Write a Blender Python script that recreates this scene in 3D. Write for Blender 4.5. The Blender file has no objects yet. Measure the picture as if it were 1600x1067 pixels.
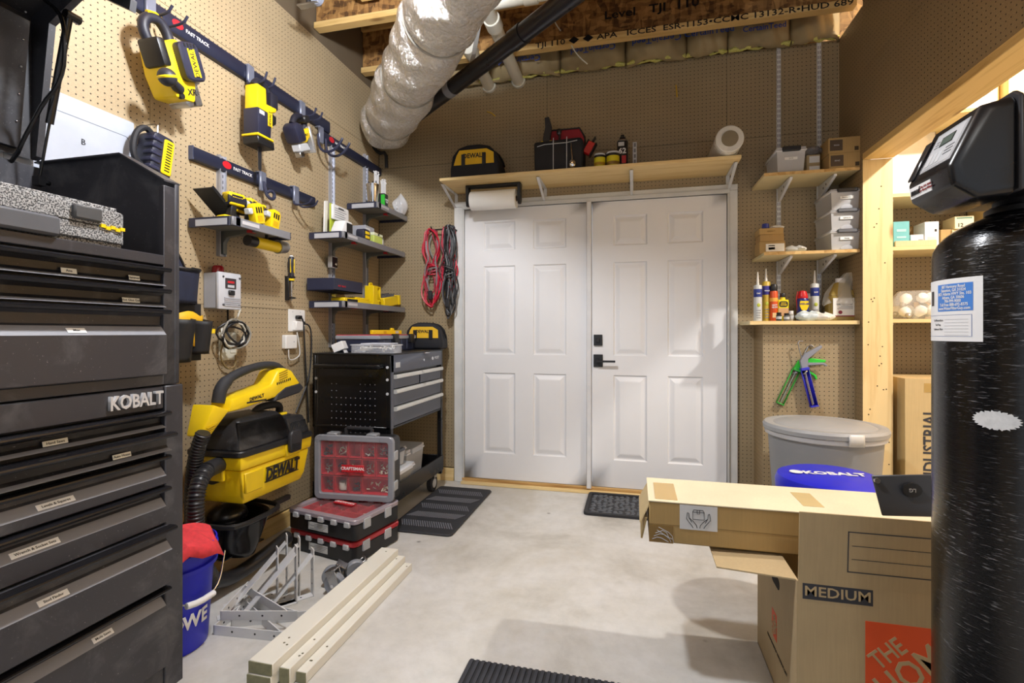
import bpy, bmesh, math, random
from mathutils import Matrix, Vector
random.seed(7)
R = math.radians
SC = bpy.context.scene
COL = SC.collection

# ------------------------------------------------------------------ camera
F_PX, CXP, HYP, CAMH, YAW = 781.0, 800.0, 519.0, 1.13, R(13.8)
cd = bpy.data.cameras.new('camera'); cam = bpy.data.objects.new('camera', cd); COL.objects.link(cam)
cam.location = (0, 0, CAMH); cam.rotation_euler = (R(90), 0, YAW)
cd.sensor_width = 36.0; cd.lens = F_PX / 1600 * 36
cd.shift_y = -(533.5 - HYP) / 1600
cd.clip_start = 0.02
SC.camera = cam

# ------------------------------------------------------------------ light
SC.view_settings.view_transform = 'Standard'
SC.view_settings.look = 'None'
SC.view_settings.gamma = 1.0
SC.view_settings.use_curve_mapping = False
SC.view_settings.exposure = 0.35
w = bpy.data.worlds.new('world'); SC.world = w; w.use_nodes = True
w.node_tree.nodes['Background'].inputs[0].default_value = (0.89, 0.93, 1.0, 1)
w.node_tree.nodes['Background'].inputs[1].default_value = 0.62
def lamp(name, loc, power, col, rad):
    l = bpy.data.lights.new(name, 'POINT'); l.energy = power; l.color = col; l.shadow_soft_size = rad
    o = bpy.data.objects.new(name, l); o.location = loc; COL.objects.link(o)
lamp('shop_lamp', (-0.76, 1.38, 2.68), 125, (0.92, 0.95, 1.0), 0.07)
lamp('storage_lamp', (2.25, 2.1, 2.9), 175, (1.0, 0.965, 0.91), 0.06)
lamp('unseen_rear_lamp', (0.75, -0.9, 2.75), 24, (1.0, 0.97, 0.93), 0.15)  # unseen lamp added behind the camera, no source known there

XL, YB, XR = -1.97, 3.6, 1.267
_s, _c = math.sin(YAW), math.cos(YAW)
def at(px, py, x=None, y=None, z=None):
    """point of the room seen at a photo pixel on a known wall / shelf / floor plane"""
    dx, dz = (px - CXP) / F_PX, -(py - HYP) / F_PX
    d = (dx * _c - _s, dx * _s + _c, dz)
    t = x / d[0] if x is not None else y / d[1] if y is not None else (z - CAMH) / d[2]
    return Vector((t * d[0], t * d[1], CAMH + t * d[2]))

# ------------------------------------------------------------------ materials
def lin(h):
    h = h.lstrip('#'); v = [int(h[i:i+2], 16) / 255 for i in (0, 2, 4)]
    return tuple(((c / 12.92) if c <= .04045 else ((c + .055) / 1.055) ** 2.4) for c in v) + (1,)
MC = {}
class NT:
    def __init__(s, name):
        s.m = bpy.data.materials.new(name); s.m.use_nodes = True
        s.t = s.m.node_tree; s.b = s.t.nodes['Principled BSDF']
    def n(s, typ, **k):
        nd = s.t.nodes.new(typ)
        for a, v in k.items():
            if a.startswith('i_'):
                key = a[2:]; key = int(key) if key.isdigit() else key.replace('_', ' ')
                s.put(nd.inputs[key], v)
            else: setattr(nd, a, v)
        return nd
    def put(s, sock, v):
        if isinstance(v, bpy.types.NodeSocket): s.t.links.new(v, sock)
        elif isinstance(v, bpy.types.Node): s.t.links.new(v.outputs[0], sock)
        else: sock.default_value = v
    def math(s, op, a, b=None, c=None):
        nd = s.n('ShaderNodeMath', operation=op); s.put(nd.inputs[0], a)
        if b is not None: s.put(nd.inputs[1], b)
        if c is not None: s.put(nd.inputs[2], c)
        return nd.outputs[0]
    def coord(s, scale=(1, 1, 1)):
        tc = s.n('ShaderNodeTexCoord'); mp = s.n('ShaderNodeMapping'); mp.inputs['Scale'].default_value = scale
        s.t.links.new(tc.outputs['Object'], mp.inputs[0]); return mp.outputs[0]
    def noise(s, vec, sc, det=3, rough=.55, dist=0):
        nd = s.n('ShaderNodeTexNoise'); s.put(nd.inputs['Vector'], vec); nd.inputs['Scale'].default_value = sc
        nd.inputs['Detail'].default_value = det; nd.inputs['Roughness'].default_value = rough; nd.inputs['Distortion'].default_value = dist
        return nd.outputs[0]
    def ramp(s, fac, stops):
        nd = s.n('ShaderNodeValToRGB'); s.put(nd.inputs[0], fac); e = nd.color_ramp.elements
        while len(e) < len(stops): e.new(.5)
        for k, (p, c) in enumerate(stops):
            e[k].position = p; e[k].color = lin(c) if isinstance(c, str) else (c, c, c, 1)
        return nd.outputs[0]
    def mix(s, fac, a, b, mode='MIX'):
        nd = s.n('ShaderNodeMix', data_type='RGBA', blend_type=mode); s.put(nd.inputs[0], fac)
        s.put(nd.inputs[6], lin(a) if isinstance(a, str) else a); s.put(nd.inputs[7], lin(b) if isinstance(b, str) else b)
        return nd.outputs[2]
    def bump(s, h, st=.3, dist=.002):
        nd = s.n('ShaderNodeBump'); s.put(nd.inputs['Height'], h); nd.inputs['Strength'].default_value = st
        nd.inputs['Distance'].default_value = dist; s.t.links.new(nd.outputs[0], s.b.inputs['Normal'])
    def fin(s, col, rough=.5, metal=0, spec=None):
        s.put(s.b.inputs['Base Color'], lin(col) if isinstance(col, str) else col)
        s.put(s.b.inputs['Roughness'], rough); s.b.inputs['Metallic'].default_value = metal
        if spec is not None: s.b.inputs['Specular IOR Level'].default_value = spec
        return s.m
def cached(f):
    def g(*a):
        k = (f.__name__,) + a
        if k not in MC: MC[k] = f(*a)
        return MC[k]
    return g
@cached
def plain(h, rough=.5, metal=0.0, var=.12, sc=9.0):
    s = NT('paint_' + h); v = s.coord()
    n = s.noise(v, sc, 4)
    k = s.ramp(n, [(.3, 1 - var), (.7, 1.0)])
    c = s.mix(1.0, h, k, 'MULTIPLY')
    s.bump(s.noise(v, 220, 2), .08, .0006)
    r = s.math('MULTIPLY_ADD', n, .2, rough - .1)
    return s.fin(c, r, metal)
@cached
def clear(h, a=.32, rough=.18):
    s = NT('clear_' + h); s.b.inputs['Alpha'].default_value = a
    return s.fin(h, rough, 0)
@cached
def wood(h1, h2, ax=0, sc=1.0):
    s = NT('pine'); st = [26.0, 26.0, 26.0]; st[ax] = 1.6
    v = s.coord(tuple(q * sc for q in st))
    n = s.noise(v, 1.0, 5, .6, .6)
    c = s.ramp(n, [(.3, h2), (.5, h1), (.72, h1)])
    v2 = s.coord((4, 4, 4)); sv = [1, 1, 1]; sv[ax] = .35
    v3 = s.coord(tuple(5 * q for q in sv))
    vo = s.n('ShaderNodeTexVoronoi'); s.put(vo.inputs['Vector'], v3); vo.inputs['Scale'].default_value = 1.1
    kn = s.ramp(vo.outputs['Distance'], [(.05, 1.0), (.12, 0.0)])
    c = s.mix(s.math('MULTIPLY', kn, .75), c, '8a5c30')
    s.bump(n, .12, .001)
    return s.fin(c, .6)
@cached
def osb(h1, h2, h3):
    s = NT('osb'); v = s.coord((1, 1, 1))
    vo = s.n('ShaderNodeTexVoronoi'); s.put(vo.inputs['Vector'], s.n('ShaderNodeMapping', i_Vector=v, i_Scale=(16, 16, 45)).outputs[0]); vo.inputs['Scale'].default_value = 1
    vo2 = s.n('ShaderNodeTexVoronoi'); s.put(vo2.inputs['Vector'], s.n('ShaderNodeMapping', i_Vector=v, i_Scale=(48, 48, 14), i_Rotation=(.5, .4, .7)).outputs[0]); vo2.inputs['Scale'].default_value = 1
    x = s.n('ShaderNodeSeparateColor', i_0=vo.outputs['Color']).outputs[0]; y = s.n('ShaderNodeSeparateColor', i_0=vo2.outputs['Color']).outputs[0]
    f = s.math('MULTIPLY_ADD', x, .5, s.math('MULTIPLY', y, .5))
    c = s.ramp(f, [(.15, h3), (.45, h1), (.85, h2)])
    s.bump(f, .3, .002)
    return s.fin(c, .75)
@cached
def card(h):
    s = NT('cardboard'); v = s.coord()
    n = s.noise(v, 5, 4); n2 = s.noise(s.coord((1, 1, .05)), 160, 2)
    c = s.mix(1.0, h, s.ramp(n, [(.3, .88), (.7, 1.0)]), 'MULTIPLY')
    c = s.mix(1.0, c, s.ramp(n2, [(.3, .93), (.7, 1.0)]), 'MULTIPLY')
    s.bump(s.noise(v, 60, 4), .12, .002)
    return s.fin(c, .75)
@cached
def pegboard(h, ax):
    s = NT('pegboard'); tc = s.n('ShaderNodeTexCoord'); sp = s.n('ShaderNodeSeparateXYZ'); s.t.links.new(tc.outputs['Object'], sp.inputs[0])
    def f(o): return s.math('SUBTRACT', s.math('FRACT', s.math('MULTIPLY', o, 1 / .0254)), .5)
    a = f(sp.outputs[ax]); b = f(sp.outputs[2])
    r = s.math('SQRT', s.math('ADD', s.math('MULTIPLY', a, a), s.math('MULTIPLY', b, b)))
    hole = s.math('LESS_THAN', r, .115)
    v = s.coord()
    c = s.mix(1.0, h, s.ramp(s.noise(v, 2.2, 5), [(.25, .84), (.75, 1.0)]), 'MULTIPLY')
    c = s.mix(1.0, c, s.ramp(s.noise(v, 260, 2), [(.3, .82), (.7, 1.06)]), 'MULTIPLY')
    c = s.mix(hole, c, '1c130b')
    s.bump(s.math('SUBTRACT', s.math('MULTIPLY', s.noise(v, 300, 2), .25), hole), .35, .002)
    return s.fin(c, .55)
@cached
def concrete():
    s = NT('concrete'); v = s.coord()
    n = s.noise(v, 1.7, 8, .62, .4); n2 = s.noise(v, 14, 6, .7); n3 = s.noise(v, 120, 3)
    c = s.ramp(n, [(.28, 'a9a59d'), (.48, 'c9c7c2'), (.7, 'd6d6d6')])
    c = s.mix(1.0, c, s.ramp(n2, [(.25, .86), (.6, 1.0)]), 'MULTIPLY')
    st = s.ramp(s.noise(v, .9, 5, .6, 1.2), [(.52, 0.0), (.7, 1.0)])
    c = s.mix(s.math('MULTIPLY', st, .45), c, 'a89f8a')
    bl = s.ramp(s.noise(v, 1.3, 4, .6, .5), [(.3, 1.0), (.42, 0.0)])
    c = s.mix(s.math('MULTIPLY', bl, .35), c, 'b4c4c8')
    vo = s.n('ShaderNodeTexVoronoi'); s.put(vo.inputs['Vector'], v); vo.inputs['Scale'].default_value = 3.0
    sp = s.ramp(vo.outputs['Distance'], [(.02, 1.0), (.045, 0.0)])
    c = s.mix(s.math('MULTIPLY', sp, .7), c, '5f5a52')
    s.bump(s.math('ADD', n2, s.math('MULTIPLY', n3, .4)), .18, .003)
    return s.fin(c, s.ramp(n, [(.3, .62), (.7, .42)]))
@cached
def foil():
    s = NT('foil'); v = s.coord()
    vo = s.n('ShaderNodeTexVoronoi'); vo.feature = 'DISTANCE_TO_EDGE'; s.put(vo.inputs['Vector'], s.n('ShaderNodeMapping', i_Vector=v, i_Scale=(14, 14, 26)).outputs[0]); vo.inputs['Scale'].default_value = 1.6
    n = s.noise(v, 55, 6, .75, 3.0); n2 = s.noise(v, 8, 4, .6, 1.0)
    h = s.math('ADD', s.math('MULTIPLY', n, .8), s.math('MULTIPLY', s.ramp(vo.outputs['Distance'], [(0.0, 0.0), (.18, 1.0)]), .35))
    s.bump(s.math('ADD', h, s.math('MULTIPLY', n2, .8)), 1.0, .011)
    return s.fin('eeedeb', s.ramp(n2, [(.3, .1), (.7, .24)]), .86)
@cached
def speck(h1, h2):
    s = NT('speckle'); n = s.noise(s.coord(), 260, 2)
    s.bump(n, .5, .001)
    return s.fin(s.ramp(n, [(.45, h1), (.55, h2)]), .6)
@cached
def tankmat():
    s = NT('tank_resin'); n = s.noise(s.coord((38, 38, 330)), 1.0, 3, .65); n2 = s.noise(s.coord(), 3, 3)
    m = s.math('MULTIPLY', s.ramp(n, [(.58, 0.0), (.72, 1.0)]), s.ramp(n2, [(.42, .03), (.64, .8)]))
    c = s.mix(m, '0a0a0c', '8f8f93')
    s.bump(n, .5, .0016)
    return s.fin(c, .22)
def dusty(h, rough=.45): 
    return _dusty(h, rough)
@cached
def _dusty(h, rough):
    s = NT('dusty_' + h); v = s.coord(); n = s.noise(v, 7, 6, .65, .6)
    c = s.mix(s.ramp(n, [(.52, 0.0), (.78, .28)]), h, '8a8a8c')
    n2 = s.noise(v, 190, 2); c = s.mix(s.ramp(n2, [(.7, 0.0), (.76, .5)]), c, '9a9a9a')
    return s.fin(c, rough)

BLK = plain('17171a', .42); BLKG = plain('0c0c0e', .25); DRK = plain('26262a', .5); NAVY = plain('23263a', .45)
YEL = plain('f2cf12', .4, 0.0, .08); WHT = plain('e9e9ea', .45, 0.0, .06); GRY = plain('8d8f94', .45); LGR = plain('c4c6ca', .4)
STL = plain('b9babd', .28, 1.0, .1); CHR = plain('dcdcdf', .12, 1.0, .04); RED = plain('c81e2a', .45); BLU = plain('1c22c8', .4)
RUB = plain('2a2b30', .7); KRAFT = card('b08d5a'); CARD = card('b3945f'); PAP = plain('f1f0ec', .8, 0.0, .04)
PINE = wood('e6cb93', 'd3b275', 0); PINEZ = wood('e9cf98', 'd9ba80', 2); PINEY = wood('e2c07c', 'c9a05c', 1)
GRN = plain('38c43c', .45); ORG = plain('e0511a', .5)

# ------------------------------------------------------------------ mesh helpers
class MB:
    def __init__(s): s.v = []; s.f = []; s.T = None
    def add(s, vs, fs):
        o = len(s.v)
        if s.T is not None: vs = [s.T @ Vector(p) for p in vs]
        s.v += [tuple(p) for p in vs]; s.f += [tuple(i + o for i in f) for f in fs]; return s
    def bx(s, x0, x1, y0, y1, z0, z1):
        return s.add([(x0,y0,z0),(x1,y0,z0),(x1,y1,z0),(x0,y1,z0),(x0,y0,z1),(x1,y0,z1),(x1,y1,z1),(x0,y1,z1)],
                     [(0,3,2,1),(4,5,6,7),(0,1,5,4),(1,2,6,5),(2,3,7,6),(3,0,4,7)])
    def box(s, c, d): return s.bx(c[0]-d[0]/2, c[0]+d[0]/2, c[1]-d[1]/2, c[1]+d[1]/2, c[2]-d[2]/2, c[2]+d[2]/2)
    def hexa(s, b, t):            # bottom quad, top quad
        return s.add(list(b) + list(t), [(0,3,2,1),(4,5,6,7),(0,1,5,4),(1,2,6,5),(2,3,7,6),(3,0,4,7)])
    def cyl(s, p0, p1, r0, r1=None, n=16, caps=True):
        r1 = r0 if r1 is None else r1; p0 = Vector(p0); p1 = Vector(p1); d = (p1 - p0).normalized()
        a = d.orthogonal().normalized(); b = d.cross(a); vs = []
        for p, r in ((p0, r0), (p1, r1)):
            for k in range(n):
                t = 2 * math.pi * k / n; vs.append(p + (a * math.cos(t) + b * math.sin(t)) * r)
        fs = [(k, (k+1) % n, n + (k+1) % n, n + k) for k in range(n)]
        if caps: fs += [tuple(range(n-1, -1, -1)), tuple(range(n, 2*n))]
        return s.add(vs, fs)
    def tube(s, pts, r, n=8, closed=False, smooth=0):
        P = [Vector(p) for p in pts]
        for _ in range(smooth):
            Q = [] if closed else [P[0]]; m = len(P)
            for i in range(m if closed else m - 1):
                a, b = P[i], P[(i+1) % m]; Q += [a * .75 + b * .25, a * .25 + b * .75]
            if not closed: Q.append(P[-1])
            P = Q
        m = len(P); rs = r if isinstance(r, (list, tuple)) else [r] * m
        if len(rs) != m: rs = [rs[min(len(rs)-1, int(i * len(rs) / m))] for i in range(m)]
        T = []
        for i in range(m):
            a = P[(i-1) % m] if (closed or i) else P[i]; b = P[(i+1) % m] if (closed or i < m-1) else P[i]
            T.append((b - a).normalized())
        u = T[0].orthogonal().normalized(); vs = []
        for i in range(m):
            u = (u - T[i] * u.dot(T[i])); u = u.normalized() if u.length > 1e-6 else T[i].orthogonal().normalized()
            w_ = T[i].cross(u)
            for k in range(n):
                t = 2 * math.pi * k / n; vs.append(P[i] + (u * math.cos(t) + w_ * math.sin(t)) * rs[i])
        fs = []
        for i in range(m if closed else m - 1):
            j = (i+1) % m
            for k in range(n): fs.append((i*n+k, i*n+(k+1) % n, j*n+(k+1) % n, j*n+k))
        if not closed: fs += [tuple(range(n-1, -1, -1)), tuple((m-1)*n + k for k in range(n))]
        return s.add(vs, fs)
    def lathe(s, prof, c=(0, 0, 0), n=24, sx=1, sy=1, axis='z'):
        vs = []
        for r, z in prof:
            for k in range(n):
                t = 2 * math.pi * k / n; x, y = r * math.cos(t) * sx, r * math.sin(t) * sy
                q = (x, y, z) if axis == 'z' else (x, -z, y) if axis == 'y' else (z, x, y)
                vs.append((c[0] + q[0], c[1] + q[1], c[2] + q[2]))
        m = len(prof); fs = []
        for i in range(m - 1):
            for k in range(n): fs.append((i*n+k, i*n+(k+1) % n, (i+1)*n+(k+1) % n, (i+1)*n+k))
        if prof[0][0] > 1e-5: fs.append(tuple(range(n-1, -1, -1)))
        if prof[-1][0] > 1e-5: fs.append(tuple((m-1)*n + k for k in range(n)))
        return s.add(vs, fs)
    def ball(s, c, r, n=14, m=8):
        r = (r, r, r) if not isinstance(r, (tuple, list)) else r; o = len(s.v)
        prof = [(math.sin(math.pi * i / m), -math.cos(math.pi * i / m)) for i in range(m + 1)]
        vs = [];
        for q, z in prof:
            for k in range(n):
                t = 2 * math.pi * k / n; vs.append((c[0] + r[0] * max(q, 1e-4) * math.cos(t), c[1] + r[1] * max(q, 1e-4) * math.sin(t), c[2] + r[2] * z))
        fs = []
        for i in range(m):
            for k in range(n): fs.append((i*n+k, i*n+(k+1) % n, (i+1)*n+(k+1) % n, (i+1)*n+k))
        return s.add(vs, fs)
    def prism(s, pts, pl, a, b):   # 2-D outline, plane xy/xz/yz, extruded a..b along the third axis
        def q(p, h): return (p[0], p[1], h) if pl == 'xy' else (p[0], h, p[1]) if pl == 'xz' else (h, p[0], p[1])
        n = len(pts); vs = [q(p, a) for p in pts] + [q(p, b) for p in pts]
        return s.add(vs, [tuple(range(n-1, -1, -1)), tuple(range(n, 2*n))] + [(k, (k+1) % n, n + (k+1) % n, n + k) for k in range(n)])
    def ring(s, outer, inner, pl, a, b):  # frame between two outlines of equal length
        def q(p, h): return (p[0], p[1], h) if pl == 'xy' else (p[0], h, p[1]) if pl == 'xz' else (h, p[0], p[1])
        n = len(outer); vs = [q(p, a) for p in outer] + [q(p, a) for p in inner] + [q(p, b) for p in outer] + [q(p, b) for p in inner]
        fs = []
        for k in range(n):
            j = (k+1) % n
            fs += [(k, n+k, n+j, j), (2*n+k, 2*n+j, 3*n+j, 3*n+k), (k, j, 2*n+j, 2*n+k), (n+k, 3*n+k, 3*n+j, n+j)]
        return s.add(vs, fs)
    def grid(s, fn, nu, nv):
        vs = [fn(i / nu, j / nv) for j in range(nv+1) for i in range(nu+1)]
        return s.add(vs, [(j*(nu+1)+i, j*(nu+1)+i+1, (j+1)*(nu+1)+i+1, (j+1)*(nu+1)+i) for j in range(nv) for i in range(nu)])
    def build(s, name, m, parent=None, bevel=0, seg=1, ang=38, thick=0, label=None):
        me = bpy.data.meshes.new(name); bm = bmesh.new(); vs = [bm.verts.new(p) for p in s.v]
        for f in s.f:
            try: bm.faces.new([vs[i] for i in f])
            except ValueError: pass
        if s.v and len(s.v) < 40000: bmesh.ops.remove_doubles(bm, verts=bm.verts, dist=1e-5)
        bmesh.ops.recalc_face_normals(bm, faces=bm.faces)
        if bevel:
            ed = [e for e in bm.edges if len(e.link_faces) == 2 and e.calc_face_angle(0) > R(30)]
            bmesh.ops.bevel(bm, geom=ed, offset=bevel, segments=seg, affect='EDGES', profile=.5, clamp_overlap=True)
        bm.to_mesh(me); bm.free()
        for p in me.polygons: p.use_smooth = ang > 6
        me.set_sharp_from_angle(angle=R(ang))
        me.materials.append(m)
        o = bpy.data.objects.new(name, me); COL.objects.link(o)
        if thick:
            md = o.modifiers.new('thickness', 'SOLIDIFY'); md.thickness = thick; md.thickness_clamp = 1.0
        if parent is not None: o.parent = parent
        if label: o['label'] = label
        return o
def rrect(x0, x1, y0, y1, r, n=4):
    pts = []
    for cx, cy, a in ((x1-r, y1-r, 0), (x0+r, y1-r, 90), (x0+r, y0+r, 180), (x1-r, y0+r, 270)):
        for k in range(n+1):
            t = R(a + 90 * k / n); pts.append((cx + r * math.cos(t), cy + r * math.sin(t)))
    return pts
def tag(o, label, cat, group=None, kind=None):
    if label: o['label'] = label
    if cat: o['category'] = cat
    if group: o['group'] = group
    if kind: o['kind'] = kind
    return o
def thing(name, label, cat, loc=(0, 0, 0), rz=0, group=None, rot=None):
    o = bpy.data.objects.new(name, None); o.empty_display_size = .05; COL.objects.link(o)
    o.location = loc; o.rotation_euler = rot if rot else (0, 0, R(rz))
    return tag(o, label, cat, group)
def struct(name, mb, m, parent=None, bevel=0, label=None):
    o = mb.build(name, m, parent, bevel=bevel)
    if parent is None: o['kind'] = 'structure'
    if label: o['label'] = label
    return o
def sgroup(name, label=None):
    o = bpy.data.objects.new(name, None); COL.objects.link(o); o['kind'] = 'structure'
    if label: o['label'] = label
    return o
def copy_tree(o, parent=None):
    c = o.copy(); COL.objects.link(c); c.parent = parent
    for ch in list(o.children): copy_tree(ch, c)
    return c
FRONT = Matrix.Rotation(R(90), 4, 'X')                       # text facing -y
def face(rz=0, tilt=0): return Matrix.Rotation(R(rz), 4, 'Z') @ Matrix.Rotation(R(90 - tilt), 4, 'X')
TOPF = Matrix.Identity(4)
def text(body, size, loc, m, parent, rot=None, ext=.0006, sx=1.0, bold=0.0, shear=0.0, name='lettering', align='CENTER'):
    cu = bpy.data.curves.new('t', 'FONT'); cu.body = body; cu.size = size; cu.extrude = ext; cu.offset = bold * size
    cu.align_x = align; cu.align_y = 'CENTER'; cu.shear = shear; cu.resolution_u = 2; cu.space_line = .95
    ob = bpy.data.objects.new('t', cu); COL.objects.link(ob)
    dg = bpy.context.evaluated_depsgraph_get(); me = bpy.data.meshes.new_from_object(ob.evaluated_get(dg))
    bpy.data.objects.remove(ob); bpy.data.curves.remove(cu)
    me.transform(Matrix.Translation(loc) @ (rot if rot else FRONT) @ Matrix.Diagonal((sx, 1, 1, 1)))
    me.materials.clear(); me.materials.append(m); me.name = name
    o = bpy.data.objects.new(name, me); COL.objects.link(o); o.parent = parent
    return o

# ================================================================== SETTING
PEG_L = pegboard('b5a180', 1); PEG_B = pegboard('aa9776', 0); PEG_R = pegboard('a48d69', 1)  # same board on every wall; brighter and shadier walls put into the tones
struct('floor', MB().bx(-2.1, 3.3, -1.6, 3.75, -.1, 0), concrete())
# left wall, sheets of pegboard
wl = struct('wall_left', MB().bx(XL - .12, XL - .007, -1.6, 3.72, 0, 3.4), plain('6b5c48', .8))
g = .0012
for y0, y1 in ((-1.2, .45), (.45, 1.67), (1.67, 2.89), (2.89, 3.594)):
    for z0, z1 in ((.1, 1.262), (1.262, 2.545), (2.545, 3.0)):
        MB().bx(XL - .0065, XL, y0 + g, y1 - g, z0 + g, z1 - g).build('pegboard_panel', PEG_L, wl)
struct('baseboard_left', MB().bx(XL, XL + .018, -1.2, 3.59, 0, .095), PINEY, bevel=.002)
# back wall
wb = sgroup('wall_back')
MB().bx(XL - .12, -1.3, YB + .007, YB + .12, 0, 3.0).build('framing', plain('6b5c48', .8), wb)
MB().bx(-1.3, .63, YB + .007, YB + .12, 2.09, 3.0).build('framing', plain('6b5c48', .8), wb)
MB().bx(.63, 3.3, YB + .007, YB + .12, 0, 3.0).build('framing', plain('6b5c48', .8), wb)
MB().bx(XL - .12, 3.3, YB + .11, YB + .15, 2.9, 3.42).build('rim_board', osb('8a6a42', 'b08a55', '5d4529'), wb)
for x0, x1, z0, z1 in ((XL, -1.33, .1, 2.42), (XL, -.62, 2.42, 3.0), (-1.33, -.3, 2.118, 2.42), (-.3, .664, 2.118, 2.42),
                       (-.62, .6, 2.42, 3.0), (.6, XR, 2.42, 3.0), (.664, XR, .0, 2.42), (1.42, 1.95, 0, 1.22), (1.42, 1.95, 1.22, 2.44), (1.42, 1.95, 2.44, 3.0)):
    MB().bx(x0 + g, x1 - g, YB, YB + .0065, z0 + g, z1 - g).build('pegboard_panel', PEG_B, wb)
MB().bx(1.96, 3.2, YB - .01, YB + .0065, 0, 3.0).build('plywood_panel', PINEZ, wb)
# boxed-out pegboard below the lowest shelf
bo = sgroup('wall_niche')
MB().bx(.767, XR - .001, 3.36, 3.3665, 0, 1.174).build('pegboard_panel', PEG_B, bo)
MB().bx(.767, .7735, 3.367, YB - .001, 0, 1.174).build('side_panel', PEG_R, bo)
MB().bx(.7738, .81, 3.367, 3.40, 0, 1.17).build('stud', PINEZ, bo)
struct('baseboard_back', MB().bx(XL + .02, -1.335, YB - .02, YB, 0, .095), PINE, bevel=.002)
# right wall: short pegboard return, post, header with pegboard above the opening
wr = sgroup('wall_right')
MB().bx(XR, XR + .0065, 3.258, YB, 0, 3.0).build('pegboard_panel', PEG_R, wr)
MB().bx(XR, XR + .0065, -1.2, .82, 2.153, 3.4).build('pegboard_panel', PEG_R, wr)
for y0, y1 in ((.822, 2.04), (2.042, 3.256)):
    for z0, z1 in ((2.153, 2.62), (2.622, 3.4)):
        MB().bx(XR, XR + .0065, y0, y1, z0, z1).build('pegboard_panel', PEG_R, wr)
MB().bx(XR + .007, 1.417, -1.2, 3.256, 2.155, 3.4).build('header_framing', PINEY, wr)
struct('trim_1', MB().bx(XR - .002, 1.419, -1.2, 3.2565, 2.115, 2.153), PINEY, bevel=.003, label='pine board under the header over the opening')
struct('trim_2', MB().bx(XR + .0005, 1.417, 3.257, YB - .001, 0, 2.115), PINEZ, label='pine post beside the small shelves')
struct('trim_3', MB().bx(1.955, 2.1, 3.25, YB - .012, 0, 3.0), PINEZ, label='bright pine post at the far right behind the tank')
nh = None
for _ in range(26):
    q = (random.uniform(1.29, 1.40), random.uniform(.3, 2.05))
    if nh is None: nh = MB().cyl((0, .0002, 0), (0, -.0010, 0), .0035, n=8).build('nail_hole', plain('3a2814', .8), bpy.data.objects['trim_2']); c2 = nh
    else: c2 = nh.copy(); COL.objects.link(c2)
    c2.location = (q[0], 3.257, q[1])
struct('wall_bounce', MB().bx(3.2, 3.3, -1.6, 3.6, 0, 3.4), plain('d8c7a2', .8))  # unseen side-room wall, added to bounce light

# ceiling: subfloor, I-joists, blocking
OSBC = osb('8d6436', 'b88a50', '5a3c1e')
ce = struct('ceiling', MB().bx(-2.1, 3.3, -1.6, 3.75, 3.4, 3.44), OSBC)
fl = MB().bx(XL, 1.266, -.03, .03, 3.052, 3.09); wbm = MB().bx(XL, 1.266, -.005, .005, 3.09, 3.362); tf = MB().bx(XL, 1.266, -.03, .03, 3.362, 3.398)
FLG = wood('dcb878', 'c39a56', 0)
j0 = None
for y in (3.36, 2.80, 2.24, 1.68, 1.12, .56, 0.0):
    if j0 is None:
        j0 = wbm.build('joist', OSBC, ce); a = fl.build('bottom_flange', FLG, j0); b = tf.build('top_flange', FLG, j0); j = j0
        j0.location = (0, y, 0)
    else:
        j = j0.copy(); COL.objects.link(j); j.location = (0, y, 0); j.parent = ce
        for ch in (a, b):
            c2 = ch.copy(); COL.objects.link(c2); c2.parent = j
text('TJI 110 \u25c6 \u25c6 APA   ICCES  ESR-1153\u2022CCMC 13132-R\u2022HUD 689  CE', .050, (.36, -.0312, 3.071), BLK, j0, ext=.0004, bold=.012, sx=1.42)
text('Level   TJI  110', .075, (.1, -.0062, 3.22), BLK, j0, ext=.0004, bold=.02, sx=1.3)
for x in (-1.72, -1.35): MB().bx(x, x + .14, 2.82, 2.835, 3.09, 3.39).build('blocking', PINEZ, ce)
MB().bx(-1.62, -1.5, 2.245, 2.75, 3.15, 3.398).build('blocking', PINEY, ce)

# insulation batts between the last joist and the wall
ib = thing('insulation', 'kraft-faced batts of wall insulation stuffed behind the last ceiling joist', 'insulation')
KP = plain('a8936a', .7, 0.0, .3, 5.0); FLUFF = speck('d8d27a', 'b9b457'); INK = plain('2a4a9c', .6)
edges = [-1.5, -1.05, -.52, -.06, .34, .60, .98, 1.262]
for k in range(len(edges) - 1):
    x0, x1 = edges[k] + .006, edges[k+1] - .006; sd = k * 3.7
    def fn(u, v, x0=x0, x1=x1, sd=sd):
        bul = math.sin(math.pi * u) ** .6 * math.sin(math.pi * min(1, v * .9 + .1)) ** .7
        wv = .012 * math.sin(9 * u + sd) * math.cos(6 * v + sd * 2) + .008 * math.sin(23 * u + 11 * v + sd)
        return (x0 + (x1 - x0) * u, 3.585 - .075 * bul + wv, 2.985 + .40 * v + .012 * math.sin(7 * u + sd) * (1 - v))
    MB().grid(fn, 22, 12).build('batt', KP, ib, thick=.01)
    fb = MB()
    fb.tube([(x0 + (x1 - x0) * i / 10, 3.565 + .006 * math.sin(i * 1.7 + sd), 2.998 + .008 * math.sin(i * 2.3 + sd)) for i in range(11)], [.012 + .006 * math.sin(i * 2.1 + sd) for i in range(11)], 8)
    fb.build('fluffy_edge', FLUFF, ib)
UPS = Matrix.Rotation(R(90), 4, 'X') @ Matrix.Rotation(R(180), 4, 'Z')
for x, z, sz, up, s_ in ((-.80, 3.07, .06, 1, 'CertainTeed'), (-.28, 3.08, .06, 1, 'CertainTeed'), (.14, 3.085, .062, 1, 'CertainTeed'), (.47, 3.09, .06, 0, 'CertainTeed'), (.80, 3.07, .05, 0, 'CertainTeed')):
    text(s_, sz, (x, 3.468, z), INK, ib, rot=UPS if up else FRONT, bold=.01)

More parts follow.
